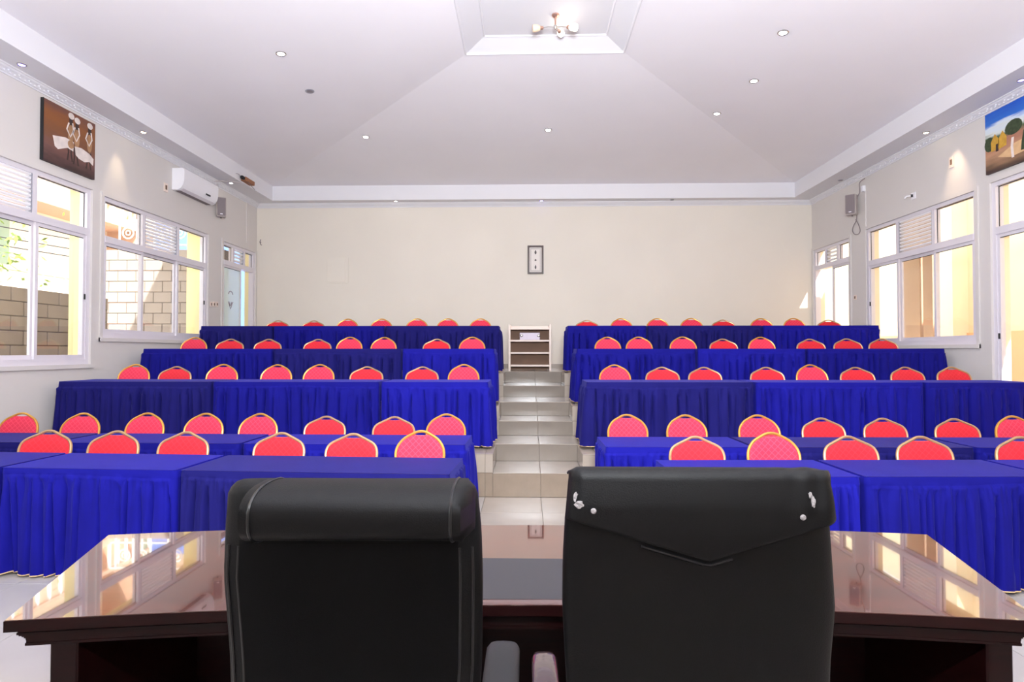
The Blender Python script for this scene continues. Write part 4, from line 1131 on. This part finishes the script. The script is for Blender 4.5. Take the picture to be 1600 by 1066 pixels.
# conduit on the right wall, trunking on the left
mb = MB(); p = W3(1351.5, 300); y_ = p[1]; mb.box(XR - .018, XR, y_ - .012, y_ + .012, 1.95, p[2]); o = mb.build('cable_conduit', M['side_wall'])
tag(o, 'slim vertical conduit beside the right wall speaker', 'conduit')
mb = MB(); y_ = float(on(0, XL, 385, 340)[1]); mb.box(XL, XL + .014, y_ - .01, y_ + .01, 3.8, ZW); tag(mb.build('cable_conduit', M['side_wall']), 'slim vertical conduit above the left back door', 'conduit')
MB().cbox(XR - .05, XR, W3(1350, 295)[1] - .03, W3(1350, 295)[1] + .03, W3(1350, 295)[2] - .05, W3(1350, 295)[2] + .05, .004).build('x', M['white'])
o = bpy.data.objects['x']; o.name = 'junction_box'; tag(o, 'small white junction box atop the right wall conduit', 'junction box')
# switches and sockets
def plate(X, s_, x, y, w, h, label, cat, name, dark=True, m='offwhite'):
    p = on(0, X, x, y); t = thing(name, label, cat, (X, float(p[1]), float(p[2])))
    xa, xb = sorted((0, s_ * .012)); MB().cbox(xa, xb, -w / 2, w / 2, -h / 2, h / 2, .003).build('plate', M[m], t)
    if dark:
        xa, xb = sorted((s_ * .012, s_ * .017)); MB().cbox(xa, xb, -w / 5, w / 5, -h / 4, h / 4, .002).build('insert', M['brown_back'], t)
    return t
for k, x in enumerate((329.5, 334, 338.5)):
    plate(XL, 1, x, 475.5, .075, .09, ['light switch nearest the window, left wall', 'middle light switch of three, left wall', 'light switch nearest the back door, left wall'][k], 'switch', 'light_switch')
plate(XL, 1, 258.5, 293, .10, .14, 'small beige socket left of the air conditioner', 'socket', 'wall_socket')
plate(XR, -1, 1487.5, 253.5, .09, .15, 'small beige socket beside the warm spot on the right wall', 'socket', 'wall_socket')
plate(XR, -1, 1337, 465, .08, .09, 'small socket below the right wall speaker', 'socket', 'wall_socket')
p = on(0, XR, 1428, 306); t = thing('wall_bracket', 'little white bracket above the right wall louvre', 'bracket', (XR, float(p[1]), float(p[2])))
MB().box(-.012, 0, -.045, .045, -.05, .05).build('plate', M['white'], t); MB().tube([(-.012, 0, 0), (-.09, .03, .0), (-.11, .05, -.03)], .012, 8).build('arm', M['white'], t, smooth=True); MB().cbox(-.045, -.02, -.012, .012, -.02, .02, .002).build('clip', M['black'], t)
p = on(0, XL, 403, 377); t = thing('wall_hook', 'bent dark metal hook in the left back corner', 'hook', (px2x(405, YB), YB, px2z(377, YB)))
MB().tube([(0, 0, 0), (0, -.05, .0), (.03, -.07, .05)], .008, 6).tube([(0, -.05, 0), (.03, -.07, -.06), (.05, -.06, -.07)], .008, 6).build('hook_arm', M['grille'], t, smooth=True)

# timber stub poking out of the left fascia
ps = on(0, IX0, 377, 279)
t = thing('timber_stub', 'broken brown timber stub with black socket on the left fascia', 'timber', (IX0, float(ps[1]), float(ps[2])))
MB().cbox(0, .10, -.02, .32, -.045, .03, .006).build('stub', M['raw_wood'], t)
m_ = MB().lathe([(.035, 0), (.035, .06), (.028, .07)], n=14); m_.xform(Matrix.Translation((.05, -.02, 0)) @ Matrix.Rotation(PI / 2, 4, 'X')); m_.build('socket', M['black'], t, smooth=True)
MB().tube([(.03, -.06, .02), (.0, -.12, .05), (.0, -.20, .03)], .004, 6).tube([(.08, .1, -.045), (.10, .25, -.10), (.09, .34, -.11)], .005, 6).build('wire', M['grille'], t, smooth=True)
mb = MB(); mb.tube(smooth_path([(XL + .10, float(ps[1]) - .25, ZW + .02), (XL + .16, float(ps[1]) - .15, ZS - .02), (XL + .3, float(ps[1]) - .05, ZS - .012), (IX0, float(ps[1]), ZS - .008)], 4), .006, 6)
tag(mb.build('loose_cable', M['cable_white'], smooth=True), 'loose white cable across the left soffit to the timber stub', 'cable')

# ------------------------------------------------------------------ recessed lights
def downlight(p, n, lens, label, r=.055, spot=None):
    t = thing('downlight', label, 'light', tuple(map(float, p)), 0, 'recessed ceiling lights')
    q = Vector(n).normalized().to_track_quat('Z', 'Y').to_matrix().to_4x4()
    a = MB().lathe([(r, 0), (r, .004), (r * .86, .010), (r * .70, .006), (r * .70, .001)], n=24); a.xform(q); a.build('trim_ring', M['chrome'] if lens != 'lamp_off' else M['alu'], t, smooth=True)
    a = MB().lathe([(r * .68, .001), (r * .68, .006), (r * .4, .010), (.001, .011)], n=20); a.xform(q); a.build('lens', M[lens], t, smooth=True)
    return t
nb = np.cross(np.array([1, 0, 0.]), np.array([0, IY1 - TY1, ZI - ZT])); nb = nb / np.linalg.norm(nb); nb = nb if nb[2] < 0 else -nb
nl = np.cross(np.array([0, 1., 0]), np.array([IX0 - TX0, 0, ZI - ZT])); nl = nl / np.linalg.norm(nl); nl = nl if nl[2] < 0 else -nl
nr = np.cross(np.array([0, 1., 0]), np.array([IX1 - TX1, 0, ZI - ZT])); nr = nr / np.linalg.norm(nr); nr = nr if nr[2] < 0 else -nr
for (x, y, pl, ln, lb) in ((856.5, 203, 'b', 'lamp_white', 'lit recessed light in the middle of the back ceiling slope'), (571.5, 214, 'b', 'lamp_white', 'lit recessed light near the left end of the back ceiling slope'),
                       (484, 142.5, 'l', 'lamp_off', 'unlit recessed light on the left ceiling slope'), (439, 84, 'l', 'lamp_white', 'lit recessed light on the left ceiling slope'),
                       (1120, 177.5, 'r', 'lamp_white', 'lit recessed light, deepest of three on the right ceiling slope'), (1178, 126.5, 'r', 'lamp_white', 'lit recessed light, middle of three on the right ceiling slope'), (1223.5, 51, 'r', 'lamp_white', 'lit recessed light, largest of three on the right ceiling slope')):
    n = {'b': nb, 'l': nl, 'r': nr}[pl]; p0 = {'b': (0, IY1, ZI), 'l': (IX0, 5, ZI), 'r': (IX1, 5, ZI)}[pl]
    downlight(on_plane(p0, n, x, y), n, ln, lb, .062)
for (x, y, ln, lb) in ((34, 101, 'lamp_blue', 'bluish recessed light in the left soffit nearest the camera'), (224, 206.5, 'lamp_warm', 'warm lit recessed light in the left soffit above the first windows'), (361, 286, 'lamp_white', 'lit recessed light in the left soffit by the timber stub'),
                   (1447, 207, 'lamp_warm', 'warm lit recessed light in the right soffit'), (1596, 125, 'lamp_blue', 'bluish recessed light in the right soffit above the landscape painting'), (1316, 281.5, 'lamp_off', 'unlit recessed light in the right soffit above the speaker'),
                   (618.5, 314.3, 'lamp_white', 'lit recessed light in the left part of the back soffit'), (846, 314, 'lamp_blue', 'bluish recessed light in the middle of the back soffit'), (1049, 313.5, 'lamp_off', 'unlit recessed light in the right part of the back soffit')):
    p = on(2, ZS, x, y); p[1] = min(p[1], YB - .17); p[0] = min(max(p[0], XL + .19), XR - .19)
    downlight(p, (0, 0, -1), ln, lb, .045)
def spot(loc, to, power, col, size=.7, blend=.6):
    l = bpy.data.lights.new('spot', 'SPOT'); l.energy = power; l.color = col; l.spot_size = size; l.spot_blend = blend; l.shadow_soft_size = .03
    o = bpy.data.objects.new('spot', l); COL.objects.link(o); o.location = loc; o.rotation_euler = (Vector(to) - Vector(loc)).to_track_quat('-Z', 'Y').to_euler()
p = on(2, ZS, 1447, 207); spot((XR - .20, float(p[1]) - .28, ZS - .03), (XR - .02, float(p[1]) - .30, 3.5), 26, (1, .74, .48), .80, 1.0)
p = on(2, ZS, 224, 206.5); spot((XL + .20, float(p[1]) - .15, ZS - .03), (XL + .03, float(p[1]) - .16, 3.6), 12, (1, .78, .5), .80, 1.0)

# three-armed ceiling lamp
pc = on(2, ZU, 868, 23)
ZC = ZU
t = thing('ceiling_lamp', 'three-armed copper spot lamp on the raised ceiling panel', 'lamp', (float(pc[0]), float(pc[1]), ZC))
MB().lathe([(.045, 0), (.045, -.012), (.03, -.028), (.012, -.032)], n=24).build('canopy', M['copper'], t, smooth=True)
MB().tube([(0, 0, -.03), (0, 0, -.14)], .011, 12).build('stem', M['copper'], t, smooth=True)
MB().lathe([(.012, -.12), (.022, -.13), (.022, -.155), (.01, -.17)], n=16).build('hub', M['chrome'], t, smooth=True)
for (d, mm) in (((-.17, -.02, -.02), 'shade_off'), ((.15, -.08, -.05), 'shade_lit'), ((.05, .14, .03), 'shade_lit'), ):
    e = Vector(d); s0 = Vector((0, 0, -.145)); e2 = s0 + e
    arm = MB().tube([tuple(s0), tuple(s0 + e * .5 + Vector((0, 0, .008))), tuple(e2)], .005, 8).build('arm', M['chrome'], t, smooth=True)
    qd = e.normalized().to_track_quat('Z', 'Y').to_matrix().to_4x4()
    a = MB().lathe([(.012, -.03), (.02, -.02), (.022, 0), (.024, .01)], n=16); a.xform(Matrix.Translation(e2) @ qd); a.build('lamp_holder', M['copper'], arm, smooth=True)
    a = MB().lathe([(.024, .01), (.036, .03), (.042, .07), (.04, .095), (.001, .09)], n=20); a.xform(Matrix.Translation(e2) @ qd); a.build('shade', M[mm], arm, smooth=True)
pl_ = bpy.data.lights.new('lamp_glow', 'POINT'); pl_.energy = 0.35; pl_.color = (1, .82, .6); pl_.shadow_soft_size = .05
po = bpy.data.objects.new('lamp_glow', pl_); COL.objects.link(po); po.location = (float(pc[0]) + .1, float(pc[1]) + .05, ZC - .10)

# ------------------------------------------------------------------ outside
struct(MB().box(-40, 40, -20, 60, -.25, -.13).build('ground', M['ground']))
# left: boundary wall of concrete blocks, laid in courses
brick_me = {}
def brick(parent, x0, x1, y0, y1, z0, z1):
    key = (round(x1 - x0, 3), round(y1 - y0, 3), round(z1 - z0, 3))
    if key not in brick_me:
        h = [k / 2 for k in key]; brick_me[key] = MB().cbox(-h[0], h[0], -h[1], h[1], -h[2], h[2], .006).build('brick', M['block'], mesh_only=True)
    link('brick', brick_me[key], parent, ((x0 + x1) / 2, (y0 + y1) / 2, (z0 + z1) / 2))
XB = -6.95
def block_wall(name, label, axis, pos, a0, a1, z0, z1, bl, ch_, th=.18):
    c = MB()
    if axis == 'x': c.box(pos - th + .01, pos - .012, a0, a1, -.13, z1 - .01)
    else: c.box(a0, a1, pos + .012, pos + th - .01, -.13, z1 - .01)
    o = c.build(name, M['mortar']); struct(o, label)
    n = int(round((z1 - z0) / ch_)); g = .006
    for k in range(n):
        za_, zb_ = z0 + k * ch_ + g, z0 + (k + 1) * ch_ - g
        s_ = a0 - (bl / 2 if k % 2 else 0)
        while s_ < a1 - .02:
            p, q = max(s_ + g, a0), min(s_ + bl - g, a1)
            if q - p > .05:
                if axis == 'x': brick(o, pos - .02, pos, p, q, za_, zb_)
                else: brick(o, p, q, pos, pos + .02, za_, zb_)
            s_ += bl
    return o
block_wall('garden_wall', 'grey concrete block garden wall outside the near left window', 'x', XB, 5.6, 9.4, 1.07, 2.47, .40, .20)
block_wall('garden_wall', 'sunlit concrete block wall seen through the second left window', 'y', 11.15, -8.6, -5.93, 1.5, 3.60, .36, .21)
def pil(x, y, label):
    o = MB().cbox(x - .11, x + .11, y - .11, y + .11, -.13, 3.9, .01).build('pillar', M['yellow']); struct(o, label); return o
pil(-6.1, 4.9, 'yellow veranda pillar outside the near left window'); pil(-6.1, 7.76, 'yellow veranda pillar at the edge of the near left window'); pil(-6.1, 10.47, 'yellow veranda pillar at the edge of the second left window')
struct(MB().box(-6.34, -6.06, 3.5, 12.5, 3.9, 4.45).build('veranda_beam', M['yellow']), 'yellow beam on the veranda pillars')
struct(MB().box(-6.06, XL - .22, 3.5, 10.6, 4.3, 4.45).build('veranda_ceiling', M['cream']), 'cream veranda ceiling outside the left windows')
struct(MB().box(-10.5, -6.6, 16.0, 16.2, -.13, 5.6).build('blue_wall', M['blue_paint']), 'pale blue wall seen through the left back door')
# white scroll ironwork over the far block wall
iw = thing('iron_grille', 'white scroll ironwork above the sunlit block wall', 'grille', (0, 11.25, 3.60))
bars = MB()
for x_ in np.arange(-8.1, -6.0, .35): bars.tube([(x_, 0, -.02), (x_, 0, .62)], .018, 6)
bars.tube([(-8.2, 0, .60), (-5.95, 0, .60)], .018, 6); bars.tube([(-8.2, 0, .10), (-5.95, 0, .10)], .018, 6)
bars.build('bar', M['iron'], iw, smooth=True)
for x_ in np.arange(-7.93, -6.0, .35):
    m_ = MB(); m_.tube([(x_ + .11 * math.cos(a), 0, .35 + .11 * math.sin(a)) for a in np.linspace(0, 2 * PI, 18, endpoint=False)], .014, 6, closed=True)
    m_.tube([(x_ + .045 * math.cos(a), 0, .35 + .045 * math.sin(a)) for a in np.linspace(0, 2 * PI, 12, endpoint=False)], .010, 6, closed=True); m_.build('scroll', M['iron'], iw, smooth=True)
# neighbours' house with balconies
hs = thing('house', 'terracotta and cream neighbouring house beyond the left garden wall', 'building', (-17, 12, 0))
MB().box(-4, 4, -7, 12, -.2, 9.5).build('wall', M['cream'], hs)
for k in range(3):
    b_ = MB(); b_.box(4, 5.0, -6.5 , 11.5, 2.6 + k * 2.7, 2.8 + k * 2.7); b_.box(4.9, 5.0, -6.5, 11.5, 3.5 + k * 2.7, 3.6 + k * 2.7); bb = b_.build('balcony', M['terracotta'], hs)
    m_ = MB()
    for y_ in np.arange(-6.4, 11.5, .35): m_.box(4.92, 4.98, y_, y_ + .05, 2.8 + k * 2.7, 3.5 + k * 2.7)
    m_.build('baluster', M['iron'], bb)
for y_ in np.arange(-5.5, 11, 3.2):
    for k in range(3): MB().box(3.98, 4.03, y_, y_ + 1.2, .9 + k * 2.7, 2.2 + k * 2.7).build('window', M['green'], hs)
for y_ in (-6.6, -.5, 5.5, 11.2): MB().box(4.0, 5.0, y_, y_ + .3, -.2, 9.2).build('column', M['terracotta'], hs)
tr = thing('tree', 'small leafy tree behind the grey garden wall', 'tree', (-9.3, 9.4, -.13))
MB().tube([(0, 0, 0), (.05, 0, 1.4), (-.05, .1, 2.6), (.1, 0, 3.8)], [.07, .06, .045, .02], 8).tube([(0, 0, 2.0), (.3, -.3, 2.8), (.4, -.5, 3.3)], [.04, .03, .012], 6).tube([(0, .05, 2.3), (-.3, .3, 3.2)], [.03, .012], 6).build('trunk', M['bark'], tr, smooth=True)
lv = MB(); rg = np.random.RandomState(5)
for k in range(420):
    c = rg.normal(0, 1, 3) * (.5, .5, .6) + (0, -.1, 3.2); u = rg.normal(0, 1, 3); u /= np.linalg.norm(u); w_ = np.cross(u, rg.normal(0, 1, 3)); w_ /= np.linalg.norm(w_); s_ = .05 + .04 * rg.rand()
    lv.add([c - u * s_, c + w_ * s_ * .4, c + u * s_, c - w_ * s_ * .4], [(0, 1, 2, 3)])
o = lv.build('foliage', M['leaf'], tr, fix=False); o['kind'] = 'stuff'
# power lines past the left window
mb = MB()
for k, z_ in enumerate((3.55, 3.25, 3.0)):
    mb.tube([(-12, -2, z_ + 1.4), (-11.5, 8, z_ + .55 + .1 * k), (-11, 22, z_ + 1.2)], .012, 5)
tag(mb.build('power_line', M['gasket'], smooth=True), 'dark overhead wires beyond the left window', 'wires')

# right: cream neighbour wing, with a peach dado, across a paved passage
rw = MB().box(8.6, 8.9, -4, 18, -.13, 5.2).build('opposite_wall', M['cream']); struct(rw, 'cream rendered wall across the passage on the right')
MB().box(8.56, 8.6, -4, 18, -.13, 1.95).build('dado', M['peach'], rw)
MB().box(8.45, 8.6, 7.8, 9.2, 3.05, 3.15).build('ledge', M['cream'], rw)
for y_ in (6.2, 11.4, 14.6): MB().box(8.3, 8.6, y_, y_ + .45, -.13, 5.2).build('pilaster', M['cream'], rw)
for (pa, pb) in ((1406, 1437), (1442, 1457)):
    ya_, yb_ = float(on(0, 7.0, pb, 450)[1]), float(on(0, 7.0, pa, 450)[1])
    struct(MB().box(7.0, 7.1, ya_, yb_, -.13, 4.6).build('screen_wall', M['beige']), 'tall beige screen panel, %s of two outside the right window' % ('wider' if pa < 1420 else 'narrower'))
o = MB().cbox(6.95, 7.27, 7.0, 7.32, -.13, 4.3, .01).build('pillar', M['cream']); struct(o, 'cream passage pillar outside the right glass door')
struct(MB().box(XR + .22, 7.4, -4, 10.9, 4.3, 4.45).build('passage_sunshade', M['cream']), 'cream roof added over the right passage to block the sun')  # roof added to keep direct sun off the right windows
struct(MB().box(6.12, 8.6, 17.5, 17.7, -.13, 5.2).build('passage_end_wall', M['cream']), 'cream wall closing the far end of the passage')
struct(MB().box(XR + .22, 7.4, 5.9, 18, -.13, T3 - .01).build('passage_floor', M['ground']), 'paved passage floor outside the right door')
